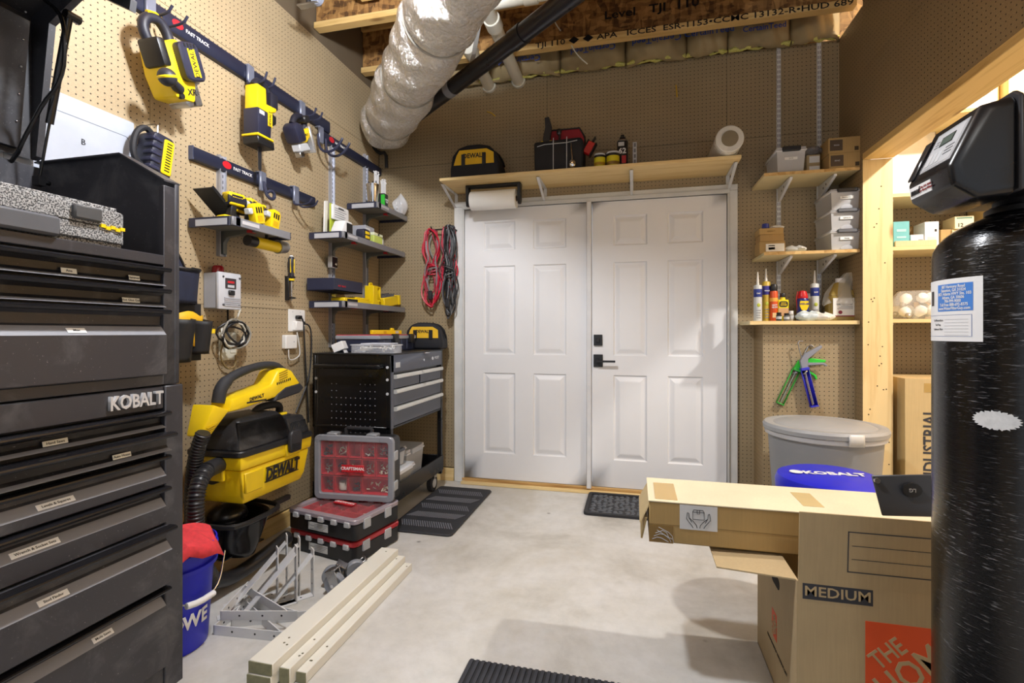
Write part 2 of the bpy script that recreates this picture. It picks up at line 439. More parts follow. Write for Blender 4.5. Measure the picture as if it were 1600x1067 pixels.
# double door with frame
DW = plain('e6e6e8', .4, 0.0, .05, 2.0)
dr = sgroup('door_1', 'white six-panel double door')
fr = MB(); YD = 3.562
fr.bx(-1.33, -1.255, 3.575, 3.615, 0, 2.0745); fr.bx(.605, .664, 3.575, 3.615, 0, 2.0745); fr.bx(-1.33, .664, 3.575, 3.615, 2.075, 2.115)
fr.build('casing', plain('e4e3df', .5), dr, bevel=.003)
jm = MB(); jm.bx(-1.257, -1.243, 3.553, 3.68, 0, 2.0495); jm.bx(.596, .61, 3.553, 3.68, 0, 2.0495); jm.bx(-1.257, .61, 3.553, 3.68, 2.05, 2.078)
jm.build('jamb', plain('d2d2d0', .5), dr, bevel=.002)
SEAL = plain('2c2c2e', .7)
sl = MB(); sl.bx(-1.243, -1.239, 3.571, 3.6, .05, 2.05); sl.bx(.592, .596, 3.571, 3.6, .05, 2.05); sl.bx(-1.24, .594, 3.571, 3.6, 2.045, 2.05); sl.build('weather_seal', SEAL, dr)
def leaf(x0, x1, parent):
    lf = thing('leaf', None, None); lf.parent = parent
    W = x1 - x0
    xs = [0, .147, .147 + (W - .147 * 2 - .135) / 2, .147 + (W - .147 * 2 - .135) / 2 + .135, W - .147, W]
    zs = [.045, .235, .83, .965, 1.62, 1.735, 1.945, 2.045]
    m = MB()
    for i in range(5):
        for j in range(7):
            a, b, c_, d = x0 + xs[i], x0 + xs[i+1], zs[j], zs[j+1]
            if i in (1, 3) and j in (1, 3, 5): continue
            m.add([(a, YD, c_), (b, YD, c_), (b, YD, d), (a, YD, d)], [(0, 1, 2, 3)])
    sdz = MB().bx(x0, x1, YD + .014, YD + .045, zs[0], zs[-1])
    m.add(sdz.v, sdz.f)
    for xa in (x0, x1): m.add([(xa, YD, zs[0]), (xa, YD + .014, zs[0]), (xa, YD + .014, zs[-1]), (xa, YD, zs[-1])], [(0, 1, 2, 3)])
    m.build('slab', DW, lf, ang=2)
    for i in (1, 3):
        for j in (1, 3, 5):
            a, b, c_, d = x0 + xs[i], x0 + xs[i+1], zs[j], zs[j+1]; p = MB()
            def rec(k): return [(a + k, c_ + k), (b - k, c_ + k), (b - k, d - k), (a + k, d - k)]
            prof = [(0, 0), (.008, .010), (.016, .010), (.042, .001), (.05, 0.0)]
            for (k0, h0), (k1, h1) in zip(prof[:-1], prof[1:]):
                A, B = rec(k0), rec(k1)
                vs = [(q[0], YD + h0, q[1]) for q in A] + [(q[0], YD + h1, q[1]) for q in B]
                p.add(vs, [(n_, (n_+1) % 4, 4 + (n_+1) % 4, 4 + n_) for n_ in range(4)])
            B = rec(.05); p.add([(q[0], YD, q[1]) for q in B], [(0, 1, 2, 3)])
            p.build('panel', DW, lf, ang=5)
    return lf
l1 = leaf(-1.239, -.329, dr); l2 = leaf(-.292, .592, dr)
MB().bx(-.330, -.296, 3.535, 3.60, .03, 2.05).build('astragal', plain('dedee0', .4), dr, bevel=.004)
MB().bx(-1.26, .612, 3.52, 3.68, 0, .02).build('threshold', PINE, dr, bevel=.003)
MB().bx(-1.26, .612, 3.552, 3.68, .02, .042).build('sill_plate', wood('c8a268', 'a57e48', 0), dr, bevel=.003)
db = MB().bx(-.28, -.221, 3.545, 3.562, 1.036, 1.113); db.build('deadbolt', BLK, l2, bevel=.002)
MB().bx(-.262, -.239, 3.53, 3.546, 1.058, 1.09).build('thumb_turn', BLK, l2, bevel=.003)
hb = MB().bx(-.282, -.218, 3.548, 3.562, .886, .974); hb.cyl((-.25, 3.548, .928), (-.25, 3.505, .928), .011)
hb.bx(-.26, -.13, 3.498, 3.514, .921, .935); hb.cyl((-.25, 3.55, .928), (-.25, 3.54, .928), .022, n=20); hb.build('lever_handle', BLK, l2, bevel=.002)

# ================================================================== LEFT: TOOL CHESTS
XF = -1.38
CHB = dusty('34343a', .42); CHD = dusty('1b1b1f', .35); RAILM = plain('2b2b30', .22, .6); SHD = dusty('85868d', .5); TAGM = plain('e9e6da', .7); TAGW = plain('fbfbfb', .7)
def drawer(parent, zt, zb, big=None, out=0.0, tags=()):
    x0, x1 = .264, 1.212
    T = Matrix.Translation((0, -out, 0)); m = MB(); m.T = T
    if big is None:
        m.prism([(.03, zt), (-.002, zt), (-.002, zt - .012), (.008, zt - .02), (.010, zb + .016), (.004, zb + .008), (-.010, zb + .002), (-.010, zb), (.03, zb)], 'yz', x0, x1)
        d = m.build('drawer', CHD, parent)
        lp = MB(); lp.T = T; lp.prism([(.004, zb + .008), (-.010, zb + .0025), (-.012, zb + .001), (-.010, zb + .0005), (.004, zb + .006)], 'yz', x0, x1); lp.build('lip', SHD, d)
    else:
        zs = big
        m.prism([(.03, zt), (-.002, zt), (-.002, zt - .012), (.012, zt - .02), (.012, zs + .006), (.006, zs), (-.014, zs - .024), (-.014, zb + .003), (-.011, zb), (.03, zb)], 'yz', x0, x1)
        d = m.build('drawer', CHB, parent)
        sh = MB(); sh.T = T; sh.prism([(.006, zs + .0004), (-.0142, zs - .0238), (-.0132, zs - .0238), (.008, zs - .0006)], 'yz', x0 + .002, x1 - .002); sh.build('shoulder', SHD, d)
    rl = MB(); rl.T = T
    rl.prism([(0, zt + .001), (-.022, zt + .001), (-.028, zt - .002), (-.029, zt - .006), (-.026, zt - .011), (-.022, zt - .0125), (-.022, zt - .0105), (-.018, zt - .0095), (0, zt - .0095)], 'yz', x0 + .001, x1 + .004)
    rl.build('pull_rail', RAILM, d)
    for (ya, w_, s_, white) in tags:
        if big is None: p, tl, yy, zz = TAGM, -12, -.0005, zb + .0165
        else: p, tl, yy, zz = TAGW, -40, -.0048, big - .012
        if big is None: yy = .0035
        t = MB(); M_ = Matrix.Translation((ya, yy - out, zz)) @ Matrix.Rotation(R(tl), 4, 'X'); t.T = M_
        h = .011 if big is None else .0135
        t.bx(-w_ / 2, w_ / 2, -.0012, 0, -h / 2 - .001, h / 2 + .001); t.build('label_tag', p, d)
        text(s_, .0092, M_ @ Vector((0, -.0016, 0)), plain('3a3a3a', .8), d, rot=Matrix.Rotation(R(tl), 4, 'X') @ FRONT, ext=.0002, bold=.01)
    return d
# rolling cabinet
rc = thing('rolling_cabinet', 'black steel rolling tool cabinet of labelled drawers at the left edge', 'tool cabinet', (XF, 0, 0), 90)
m = MB()
m.bx(.205, .262, -.006, .57, .045, .968); m.bx(1.214, 1.276, -.006, .57, .045, .968); m.bx(.262, 1.214, .035, .57, .1, .968); m.bx(.262, 1.214, 0, .04, .90, .968); m.bx(.262, 1.214, 0, .04, .06, .122)
m.build('body', CHB, rc, bevel=.003)
for x in (.30, 1.17):
    for y in (.12, .47):
        c = MB().cyl((x - .015, y, .05), (x + .015, y, .05), .05, n=20); c.bx(x - .03, x + .03, y - .03, y + .03, .092, .1); c.build('caster', RUB, rc)
drawer(rc, .893, .843, None, 0, [(at(88, 690, x=XF).y, .055, 'Hand Saws', 0)])
drawer(rc, .831, .776, None, .022, [(at(182, 713, x=XF).y, .05, 'Auto House', 0)])
drawer(rc, .762, .674, .724, 0, [(at(90, 780, x=XF + .01).y, .082, 'Levels & Squares', 1)])
drawer(rc, .667, .558, .632, 0, [(at(58, 851, x=XF + .01).y, .1, 'Wrench & Socket Sets', 1)])
drawer(rc, .552, .382, .505, .022, [(at(85, 927, x=XF + .03).y, .065, 'Stud Finder', 1)])
drawer(rc, .366, .126, .334, 0, [(at(163, 985, x=XF + .01).y, .052, 'Mole Saws', 1)])
text('KOBALT', .053, (1.126, -.004, .934), plain('d9d9dc', .35, .3), rc, ext=.006, bold=.022, sx=.78)
# top chest
tc_ = thing('top_chest', 'black top tool chest with raised lid standing on the rolling cabinet', 'tool chest', (XF, 0, .97), 90)
z0 = -.97
m = MB()
m.prism([(0, .002), (.0, 1.59 + z0), (.2, 1.695 + z0), (.565, 1.695 + z0), (.565, .002)], 'yz', 1.252, 1.268)
m.prism([(0, .002), (.0, 1.59 + z0), (.2, 1.695 + z0), (.565, 1.695 + z0), (.565, .002)], 'yz', .21, .226)
m.bx(1.214, 1.252, 0, .02, .002, 1.575 + z0); m.bx(.226, .264, 0, .02, .002, 1.575 + z0)
m.bx(.226, 1.252, .03, .565, .002, 1.335 + z0); m.bx(.226, 1.252, .555, .565, 1.33 + z0, 1.68 + z0)
m.bx(.262, 1.216, 0, .03, 1.332 + z0, 1.362 + z0); m.bx(.262, 1.216, 0, .03, .002, .032)
m.build('body', CHB, tc_, bevel=.002)
m = MB()
m.hexa([(1.215, 0, 1.587 + z0), (1.268, 0, 1.587 + z0), (1.268, .2, 1.692 + z0), (1.235, .2, 1.692 + z0)], [(1.215, -.001, 1.592 + z0), (1.269, -.001, 1.592 + z0), (1.269, .2, 1.697 + z0), (1.235, .2, 1.697 + z0)])
m.hexa([(1.235, .2, 1.692 + z0), (1.268, .2, 1.692 + z0), (1.268, .56, 1.692 + z0), (1.235, .56, 1.692 + z0)], [(1.235, .2, 1.697 + z0), (1.269, .2, 1.697 + z0), (1.269, .56, 1.697 + z0), (1.235, .56, 1.697 + z0)])
m.build('side_flange', dusty('3c3d44', .35), tc_)
MB().bx(1.20, 1.25, .28, .31, 1.335 + z0, 1.45 + z0).build('lid_stop', CHD, tc_, bevel=.002)
dz = tc_
off = Matrix.Translation((0, 0, z0))
def shift(o):
    o.data.transform(off)
    for c in o.children: c.data.transform(off)
shift(drawer(tc_, 1.322, 1.268, None, 0, [(at(109, 427, x=XF).y, .036, 'Ana', 0), (at(211, 437, x=XF).y, .032, 'Hammers', 0)]))
shift(drawer(tc_, 1.258, 1.204, None, 0, [(at(206, 471, x=XF).y, .05, 'Hot Glue Gun', 0)]))
shift(drawer(tc_, 1.197, 1.003, 1.146, 0, [(at(117, 518, x=XF).y, .044, 'Misc', 1)]))
ld = MB()
OUT = [(.556, 1.70), (.556, 2.17), (.36, 2.275), (.14, 2.165)]; INN = [(.535, 1.71), (.478, 2.14), (.33, 2.228), (.145, 2.132)]
for xa in (.235, 1.225): ld.prism([(p[0], p[1] + z0) for p in OUT] + [(p[0], p[1] + z0) for p in reversed(INN)], 'yz', xa, xa + .02)
for (a, b) in zip(OUT[:-1], OUT[1:]): ld.hexa([(.235, a[0], a[1] + z0), (1.245, a[0], a[1] + z0), (1.245, b[0], b[1] + z0), (.235, b[0], b[1] + z0)], [(.235, a[0] + .001, a[1] + .004 + z0), (1.245, a[0] + .001, a[1] + .004 + z0), (1.245, b[0] + .001, b[1] + .004 + z0), (.235, b[0] + .001, b[1] + .004 + z0)])
ld.hexa([(.255, .535, 1.72 + z0), (1.18, .535, 1.72 + z0), (1.18, .49, 2.12 + z0), (.255, .49, 2.12 + z0)], [(.255, .56, 1.72 + z0), (1.18, .56, 1.72 + z0), (1.18, .56, 2.15 + z0), (.255, .56, 2.15 + z0)])
lid = ld.build('lid', dusty('2b2b30', .5), tc_)
for k in range(5):
    z = 1.8 + .085 * k; y = .535 - (z - 1.72) * .1125 - .002; MB().ball((1.165, y, z + z0), .0035, 8, 5).build('screw', STL, lid)
gs = MB(); a = (1.2, .40, 2.14 + z0); b = (1.2, .16, 1.43 + z0)
A, B = at(108, 24, y=1.2), at(61, 283, y=1.2); A = Vector((1.2, XF - A.x, A.z + z0)); B = Vector((1.2, XF - B.x, B.z + z0))
mid = A.lerp(B, .65); gs.cyl(A, mid, .011, n=12); gs.cyl(mid, B, .004, n=10); gs.cyl(A + Vector((-.012, 0, 0)), A + Vector((.03, 0, 0)), .014); gs.box(B, (.02, .03, .03)); gs.cyl(B, B + Vector((.03, 0, 0)), .007)
gs.build('gas_strut', BLKG, tc_)
cb = []
for px, py in ((70, 0), (92, 18), (100, 40), (101, 80), (99, 110), (88, 137), (68, 160), (52, 190), (38, 215), (25, 245), (0, 268)):
    q = at(px, py, y=1.17); cb.append((1.17, XF - q.x, q.z + z0))
MB().tube(cb, .006, 8, smooth=1).build('power_cord', BLKG, tc_)
# speckled case on the chest
cs = thing('tool_case', 'grey speckled plastic tool case with yellow latch marks on the black chest', 'tool case', (XF, 0, 1.363), 90)
SPK = speck('3a3b3d', 'a9a9a9')
m = MB(); pts = rrect(.45, 1.115, .008, .34, .035, 5)
for zz0, zz1, ins in ((.0, .012, .012), (.012, .05, 0.0), (.053, .098, 0.0), (.098, .112, .02)):
    q = [(min(max(x, .45 + ins), 1.115 - ins), min(max(y, .008 + ins), .34 - ins)) for x, y in pts]; m.prism(q, 'xy', zz0, zz1)
m.build('shell', SPK, cs, bevel=.004)
MB().bx(.46, 1.105, .016, .33, .049, .054).build('seam', BLK, cs)
MB().bx(.965, 1.035, -.004, .03, .058, .094).build('latch', plain('4a4b4d', .5), cs, bevel=.004)
MB().bx(.6, .93, -.012, .02, .002, .05).build('handle', plain('5a5c62', .5), cs, bevel=.006)
lt = MB()
for k in range(5): lt.bx(1.035 + k * .013, 1.047 + k * .013, .0035, .012, .048 - .004 * (k % 2), .057 - .004 * (k % 2))
lt.build('yellow_latch_mark', YEL, cs)
# electrical panel behind the chest
ep = thing('electrical_panel', 'light grey steel breaker panel marked B on the left wall', 'electrical panel', (XL + .001, 0, 0), 90)
MB().bx(.92, 1.592, -.014, 0, 1.2, 1.972).build('cover', plain('b4bac6', .45), ep, bevel=.004)
MB().ring(rrect(1.16, 1.57, 1.22, 1.905, .02), rrect(1.161, 1.569, 1.221, 1.904, .02), 'xz', -.0155, -.013).build('door_seam', plain('8a909c', .5), ep)
text('B', .03, (at(125, 223, x=XL).y, -.0148, at(125, 223, x=XL).z), BLK, ep)
for y, z in ((1.573, 1.86), (1.58, 1.9), (1.58, 1.83)): MB().cyl((y, -.014, z), (y, -.02, z), .006, n=10).build('screw', STL, ep)

# ================================================================== LEFT WALL: RAILS, HOOKS, TOOLS
RAILC = plain('1f2338', .4)
def wall_rail(y0, y1, z0_, z1_, label, logo):
    t = thing('tool_rail', label, 'rail', (XL, y0, z0_), 90, 'navy tool rails on the left wall'); L = y1 - y0; h = z1_ - z0_
    m = MB().prism([(-.002, 0), (-.02, .004), (-.026, .012), (-.026, h - .012), (-.02, h - .004), (-.002, h), (-.002, h - .006), (-.016, h - .01), (-.016, .01), (-.002, .006)], 'yz', 0, L)
    m.build('channel', RAILC, t)
    MB().bx(-.003, .002, -.026, -.001, .002, h - .002).build('end_cap', plain('4a5068', .4), t)
    if logo is not None:
        e = MB().prism([(logo - .028 + .028 * math.cos(k * .5236), h * .55 + .018 * math.sin(k * .5236)) for k in range(12)], 'xz', -.0272, -.0258); e.build('badge', RED, t)
        text('FAST TRACK', .022, (logo + .075, -.0265, h * .5), WHT, t, bold=.01)
    return t
wall_rail(1.585, 2.905, 2.432, 2.515, 'long navy tool rail holding the hung power saws', .22)
wall_rail(2.83, 3.59, 2.36, 2.432, 'short navy rail below the long one, running into the corner', .12)
wall_rail(1.857, 2.75, 1.913, 1.98, 'lower navy tool rail over the shelf of drills', .22)
def hook(y, z, label, pts, clip=.08, r=.0055, both=.0):
    t = thing('rail_hook', label, 'hook', (XL, y, z), 90, 'rail hooks on the left wall')
    m = MB().bx(-.022, .022, -.04, -.026, -.02, clip); m.bx(-.022, .022, -.04, -.002, clip - .004, clip + .004)
    m.build('clip', plain('8d93a8', .35, .5), t, bevel=.003)
    ns = (-both, both) if both else (0,)
    for s_ in ns: MB().tube([(p[0] + s_, p[1], p[2]) for p in pts], r, 8, smooth=2).build('prong', plain('2a2d44', .5), t)
    return t
def LW(px, py, d=0.0): q = at(px, py, x=XL + d); return q.y, q.z
y, z = LW(237, 45, .04); hook(y, 2.43, 'grey clip hook carrying the yellow belt sander', [(0, -.04, -.01), (0, -.05, -.03), (0, -.16, -.03), (0, -.185, .0)], both=.035)
y, z = LW(393, 130, .04); hook(y, 2.43, 'grey clip hook carrying the reciprocating saw', [(0, -.04, -.01), (0, -.05, -.03), (0, -.14, -.03), (0, -.16, .02)], both=.03)
y, z = LW(474, 185, .04); hook(y, 2.43, 'grey clip hook carrying the jigsaw', [(0, -.04, -.01), (0, -.05, -.02), (0, -.13, -.025), (0, -.15, .02)], both=.03)
y, z = LW(412, 290, .04); hook(y, 1.905, 'clip hook with a round loop in the middle of the lower rail', [(0, -.04, .03), (0, -.05, -.01), (0, -.06, -.045), (.02, -.07, -.06), (.045, -.07, -.05), (.045, -.07, -.02), (.02, -.065, -.012), (0, -.06, -.03)], r=.009)
y, z = LW(464, 312, .04); hook(y, 1.905, 'double prong hook at the far end of the lower rail', [(0, -.04, -.01), (0, -.045, -.035), (0, -.14, -.035), (0, -.16, .0)], both=.028)
y, z = LW(503, 245, .04); hook(y, 2.352, 'big double curved hook beside the jigsaw', [(0, -.04, .02), (0, -.045, -.06), (0, -.09, -.1), (0, -.16, -.09), (0, -.21, -.03), (0, -.21, -.02)], r=.008, both=.04)

# belt sander
y, z = LW(262, 100, .12)
t = thing('belt_sander', 'yellow belt sander with round knob hanging from the long rail', 'power tool', (XL, y, z), 90, rot=(R(0), R(-22), R(90)))
m = MB(); m.prism([(-.055, -.13), (.035, -.15), (.065, -.08), (.06, .06), (.03, .09), (-.05, .07), (-.065, -.04)], 'xz', -.17, -.05); m.build('body', YEL, t, bevel=.012, seg=2)
m = MB().prism(rrect(-.005, .095, -.07, .075, .025), 'xz', -.205, -.15); m.build('side_cover', plain('25263a', .4), t, bevel=.006)
MB().prism(rrect(-.012, .102, -.077, .082, .025), 'xz', -.165, -.148).build('grey_trim', LGR, t, bevel=.003)
MB().bx(.03, .066, -.2065, -.204, -.055, .05).build('yellow_plate', YEL, t)
text('DEWALT', .028, (.048, -.2066, 0.0), BLK, t, rot=FRONT @ Matrix.Rotation(R(90), 4, 'Z'), bold=.02)
for k in range(4): MB().bx(.02 + k * .016, .028 + k * .016, -.2066, -.2, .055, .07).build('vent_slot', BLK, t)
m = MB().tube([(-.045, -.11, .06), (-.06, -.11, .12), (-.03, -.11, .165), (.03, -.11, .165), (.055, -.11, .12), (.05, -.11, .07)], .02, 10, smooth=2); m.build('handle', plain('1d1e2c', .5), t)
MB().tube([(-.02, -.115, .182), (.03, -.115, .18), (.062, -.115, .13)], .008, 8, smooth=1).build('handle_stripe', YEL, t)
m = MB().bx(-.075, -.035, -.178, -.075, -.02, .085); m.build('grip_pad', BLK, t, bevel=.012, seg=2)
m = MB().cyl((-.03, -.165, -.1), (-.085, -.195, -.075), .022, .015); m.ball((-.105, -.2, -.065), (.034, .034, .034), 16, 10); m.build('knob', plain('25262f', .5), t)
MB().lathe([(.0335, -.005), (.036, 0), (.0335, .005)], (-.105, -.2, -.065), 20).build('knob_ring', YEL, t)
m = MB().bx(.05, .085, -.16, -.06, -.16, .02); m.cyl((.02, -.16, -.145), (.02, -.06, -.145), .02); m.build('belt', STL, t, bevel=.006)
m = MB().cyl((-.03, -.175, -.125), (-.03, -.16, -.125), .012); m.build('dust_port', BLK, t)
text('XR', .035, (.028, -.1705, -.11), BLK, t, bold=.03, shear=.2)

# reciprocating saw
y, z = LW(405, 185, .10)
t = thing('reciprocating_saw', 'yellow and black reciprocating saw hanging blade-down from the long rail', 'power tool', (XL, y, z), 90)
m = MB().prism([(-.062, .02), (.0, .02), (.01, .05), (.005, .15), (-.06, .15)], 'xz', -.14, -.065); m.prism([(-.01, .02), (.085, .06), (.09, .085), (.0, .075)], 'xz', -.135, -.07); m.build('body', YEL, t, bevel=.008, seg=2)
m = MB().prism([(-.065, .03), (.02, .03), (.035, -.02), (.03, -.1), (-.062, -.1)], 'xz', -.148, -.058); m.build('gear_case', plain('25273c', .4), t, bevel=.008, seg=2)
m = MB().bx(-.068, .045, -.152, -.052, -.112, -.1); m.build('front_collar', YEL, t, bevel=.003)
m = MB().hexa([(-.06, -.15, -.15), (.055, -.15, -.15), (.055, -.055, -.15), (-.06, -.055, -.15)], [(-.066, -.15, -.113), (.05, -.15, -.113), (.05, -.055, -.113), (-.066, -.055, -.113)]); m.build('shoe', BLK, t, bevel=.004)
m = MB().prism([(-.012, -.15), (.012, -.15), (.012, -.26), (.004, -.27), (-.008, -.26)], 'xz', -.104, -.1); m.build('blade', plain('55565c', .35, .8), t)
m = MB().tube([(-.04, -.1, .15), (-.02, -.1, .185), (.03, -.1, .185), (.07, -.1, .16), (.075, -.1, .1)], .018, 10, smooth=2); m.build('handle', plain('1d1e2c', .5), t)
m = MB().bx(.045, .1, -.135, -.07, .075, .155); m.build('battery', plain('1c1d2b', .45), t, bevel=.008, seg=2)
MB().bx(.05, .1, -.13, -.075, -.005, .05).build('trigger_guard', BLK, t, bevel=.012)
MB().bx(.005, .036, -.1492, -.147, -.04, .035).build('yellow_plate', YEL, t)
text('DEWALT', .02, (.02, -.1495, -.002), BLK, t, rot=FRONT @ Matrix.Rotation(R(90), 4, 'Z'), bold=.02)
MB().bx(-.055, -.02, -.1492, -.147, .0, .02).build('badge', LGR, t)

# jigsaw
y, z = LW(470, 215, .09)
t = thing('jigsaw', 'yellow and black jigsaw with grey shoe at the far end of the long rail', 'power tool', (XL, y, z), 90, rot=(0, R(-24), R(90)))
m = MB().prism([(-.08, -.02), (.0, -.03), (.045, .0), (.055, .05), (-.01, .035), (-.05, .02)], 'xz', -.125, -.055); m.build('body', YEL, t, bevel=.008, seg=2)
m = MB().prism([(-.095, .06), (-.06, .085), (-.01, .065), (-.005, -.02), (-.085, -.03)], 'xz', -.135, -.045); m.build('motor_case', plain('25273c', .4), t, bevel=.014, seg=2)
m = MB().tube([(-.05, -.09, .075), (-.01, -.09, .115), (.05, -.09, .115), (.07, -.09, .075), (.045, -.09, .04)], .018, 10, smooth=2); m.build('handle', plain('1d1e2c', .5), t)
m = MB().bx(.03, .085, -.125, -.055, .075, .115); m.build('battery', BLK, t, bevel=.008)
m = MB().hexa([(-.075, -.115, -.075), (.04, -.115, -.075), (.04, -.065, -.075), (-.075, -.065, -.075)], [(-.07, -.12, -.03), (.01, -.12, -.03), (.01, -.06, -.03), (-.07, -.06, -.03)]); m.build('gear_nose', LGR, t, bevel=.006)
m = MB().bx(.045, .062, -.13, -.05, -.09, .055); m.build('shoe', plain('c8c9cc', .3, .6), t, bevel=.003)
m = MB().bx(-.07, -.03, -.11, -.07, -.105, -.075); m.build('blade_clamp', STL, t, bevel=.004)
MB().bx(-.05, .02, -.127, -.124, .002, .02).build('yellow_plate', YEL, t)
text('DEWALT', .017, (-.012, -.1277, .012), BLK, t, bold=.02)

# slotted lamp / charger by the chest
y, z = LW(243, 243, .07)
t = thing('cordless_work_light', 'black and yellow cordless light with slotted yellow face by the black chest', 'work light', (XL, y, z), 90, rot=(0, R(8), R(90)))
MB().prism(rrect(-.045, .05, -.1, .085, .02), 'xz', -.105, -.02).build('body', plain('1d1f33', .5), t, bevel=.01, seg=2)
MB().prism(rrect(.0, .045, -.075, .07, .008), 'xz', -.109, -.1).build('yellow_face', YEL, t, bevel=.002)
for k in range(11): MB().bx(.012, .035, -.1098, -.107, -.062 + k * .0115, -.057 + k * .0115).build('slot', BLK, t)
for k in range(5): MB().bx(-.05, -.005, -.11, -.06, -.075 + k * .03, -.058 + k * .03).build('rib', plain('2a2c45', .5), t, bevel=.004)
MB().bx(-.035, .055, -.11, -.02, -.125, -.095).build('base', YEL, t, bevel=.008)
MB().tube([(-.02, -.06, .085), (-.05, -.06, .1), (-.085, -.06, .06), (-.088, -.06, -.02), (-.06, -.06, -.06), (-.04, -.06, -.06)], .012, 8, smooth=2).build('strap', plain('1a1a20', .7), t)
MB().tube([(.0, -.0, .14), (.0, -.06, .14), (.0, -.065, .1), (0, -.06, .08)], .003, 6, smooth=1).build('hook', STL, t)

# ------------------------------------------------------------------ wall shelves on the left
SHG = plain('8f9096', .4, .3); SHU = plain('7d7d78', .45, .2); NVC = plain('2a2d42', .45)
def rail_shelf(y0, y1, zt, out, label, arms):
    t = thing('wall_shelf', label, 'shelf', (XL, y0, zt), 90, 'grey tool shelves on the left wall'); L = y1 - y0
    MB().bx(.01, L - .01, -out + .012, -.012, -.02, 0).build('deck', SHU, t, bevel=.002)
    MB().bx(.0, L, -out, -out + .012, -.036, .003).build('front_edge', SHG, t, bevel=.002)
    m = MB().prism([(.012, 0), (-.0, 0), (-.02, .0)][:0] or [(0, -.012), (-.0, -out + .02), (.02, -out), (.045, -out), (.045, -out + .004), (.012, -out + .02), (.012, -.012)], 'xy', -.037, .005); m.build('end_cap', NVC, t)
    MB().bx(-.0012, 0, -out + .03, -.05, -.033, -.004).build('end_plate', plain('b9bac0', .4), t)
    MB().bx(L, L + .01, -out + .004, -.012, -.035, .003).build('end_cap', NVC, t, bevel=.002)
    MB().bx(.055, .16, -out - .0012, -out, -.022, -.006).build('badge', plain('c6c3c6', .4), t)
    for ax in arms:
        a = MB().prism([(-.004, -.004), (-out * .85, -.02), (-out * .85, -.03), (-.05, -.05), (-.03, -.075), (-.03, -.13), (-.004, -.13)], 'yz', ax - .012, ax + .012); a.build('bracket', plain('6f726e', .4, .4), t, bevel=.002)
        MB().bx(ax - .013, ax + .013, -out * .78, -out * .66, -.034, -.02).build('red_lock', RED, t)
    return t
def standard(y, z0_, z1_, label):
    t = thing('shelf_standard', label, 'shelf track', (XL, y, z0_), 90, 'silver slotted standards on the left wall'); h = z1_ - z0_
    m = MB().bx(-.02, .02, -.012, 0, 0, h); m.bx(-.02, -.016, -.024, -.01, 0, h); m.bx(.016, .02, -.024, -.01, 0, h); m.build('channel', plain('b3b5be', .35, .5), t)
    sl_ = MB(); k = .02
    while k < h - .02:
        for s_ in (-.008, .008): sl_.bx(s_ - .0022, s_ + .0022, -.0126, -.011, k, k + .015)
        k += .028
    o = sl_.build('slot', plain('45464c', .6), t); o['kind'] = 'stuff'
standard(2.03, 1.5, 1.99, 'silver slotted standard carrying the shelf of drills')
standard(2.945, 1.03, 2.43, 'silver slotted standard under the curved double hook')
standard(3.375, 1.03, 2.46, 'silver slotted standard nearest the corner')
rail_shelf(1.845, 2.225, 1.64, .25, 'grey wall shelf piled with yellow drills', (.19,))
rail_shelf(2.705, 3.545, 1.742, .25, 'grey wall shelf with packages, middle of the corner set', (.24, .67))
rail_shelf(2.705, 3.545, 1.318, .25, 'grey wall shelf with yellow plastic boxes, lowest of the corner set', (.24, .67))
rail_shelf(3.125, 3.585, 2.028, .25, 'short grey wall shelf with the steel cup, topmost in the corner', (.25,))
# navy tray
t = thing('parts_tray', 'open navy plastic tray hooked between the two corner shelves', 'tray', (XL, 2.66, 1.385), 90)
m = MB(); o_ = [(0, -.03), (.02, -.2), (.35, -.2), (.36, -.03)]; i_ = [(.008, -.036), (.027, -.192), (.344, -.192), (.352, -.036)]
m.ring(o_, i_, 'xy', 0, .075); m.prism(o_, 'xy', 0, .005); m.build('bin', NVC, t)
text('FAST TRACK', .015, (.11, -.2008, .03), RED, t)
MB().bx(.25, .30, -.035, -.024, -.02, .09).build('mount', STL, t)
# shelf 1 contents
def driver(y, z, d, rz, label, tilt=0):
    t = thing('impact_driver', label, 'power tool', (XL + d, y, z), 90 + rz, 'drills and drivers on the wall shelf')
    t.rotation_euler = (R(tilt), 0, R(90 + rz))
    m = MB().cyl((-.06, 0, .1), (.035, 0, .1), .03, n=18); m.build('motor_case', plain('1d1e2c', .45), t, bevel=.004)
    m = MB().prism([(-.06, .075), (.03, .075), (.028, .135), (-.06, .135)], 'xz', -.026, .026); m.build('body', YEL, t, bevel=.01, seg=2)
    MB().cyl((.034, 0, .1), (.075, 0, .1), .022, .014, n=16).build('nose', LGR, t)
    MB().prism([(-.04, .08), (-.005, .08), (-.018, .02), (-.05, .02)], 'xz', -.017, .017).build('grip', BLK, t, bevel=.008, seg=2)
    MB().bx(-.085, .0, -.03, .03, -.0, .022).build('battery_foot', YEL, t, bevel=.006)
    for k in range(3): MB().bx(-.07 + k * .022, -.056 + k * .022, -.0306, -.029, .004, .018).build('terminal', BLK, t)
    MB().bx(-.045, .012, -.0275, -.0255, .092, .122).build('badge', plain('1d1e2c', .5), t)
    text('DEWALT', .013, (-.016, -.0277, .107), YEL, t, bold=.02)
    return t
driver(1.965, 1.641, .16, -8, 'yellow cordless driver at the near end of the drill shelf')
driver(2.075, 1.641, .07, 5, 'yellow cordless driver at the back of the drill shelf')
driver(2.075, 1.641, .145, 20, 'yellow cordless driver at the front middle of the drill shelf')
driver(2.165, 1.641, .09, 70, 'yellow cordless driver turned sideways on the drill shelf')
t = thing('metal_square', 'black metal plate leaning across the drill shelf', 'plate', (XL + .03, 1.85, 1.645), 90)
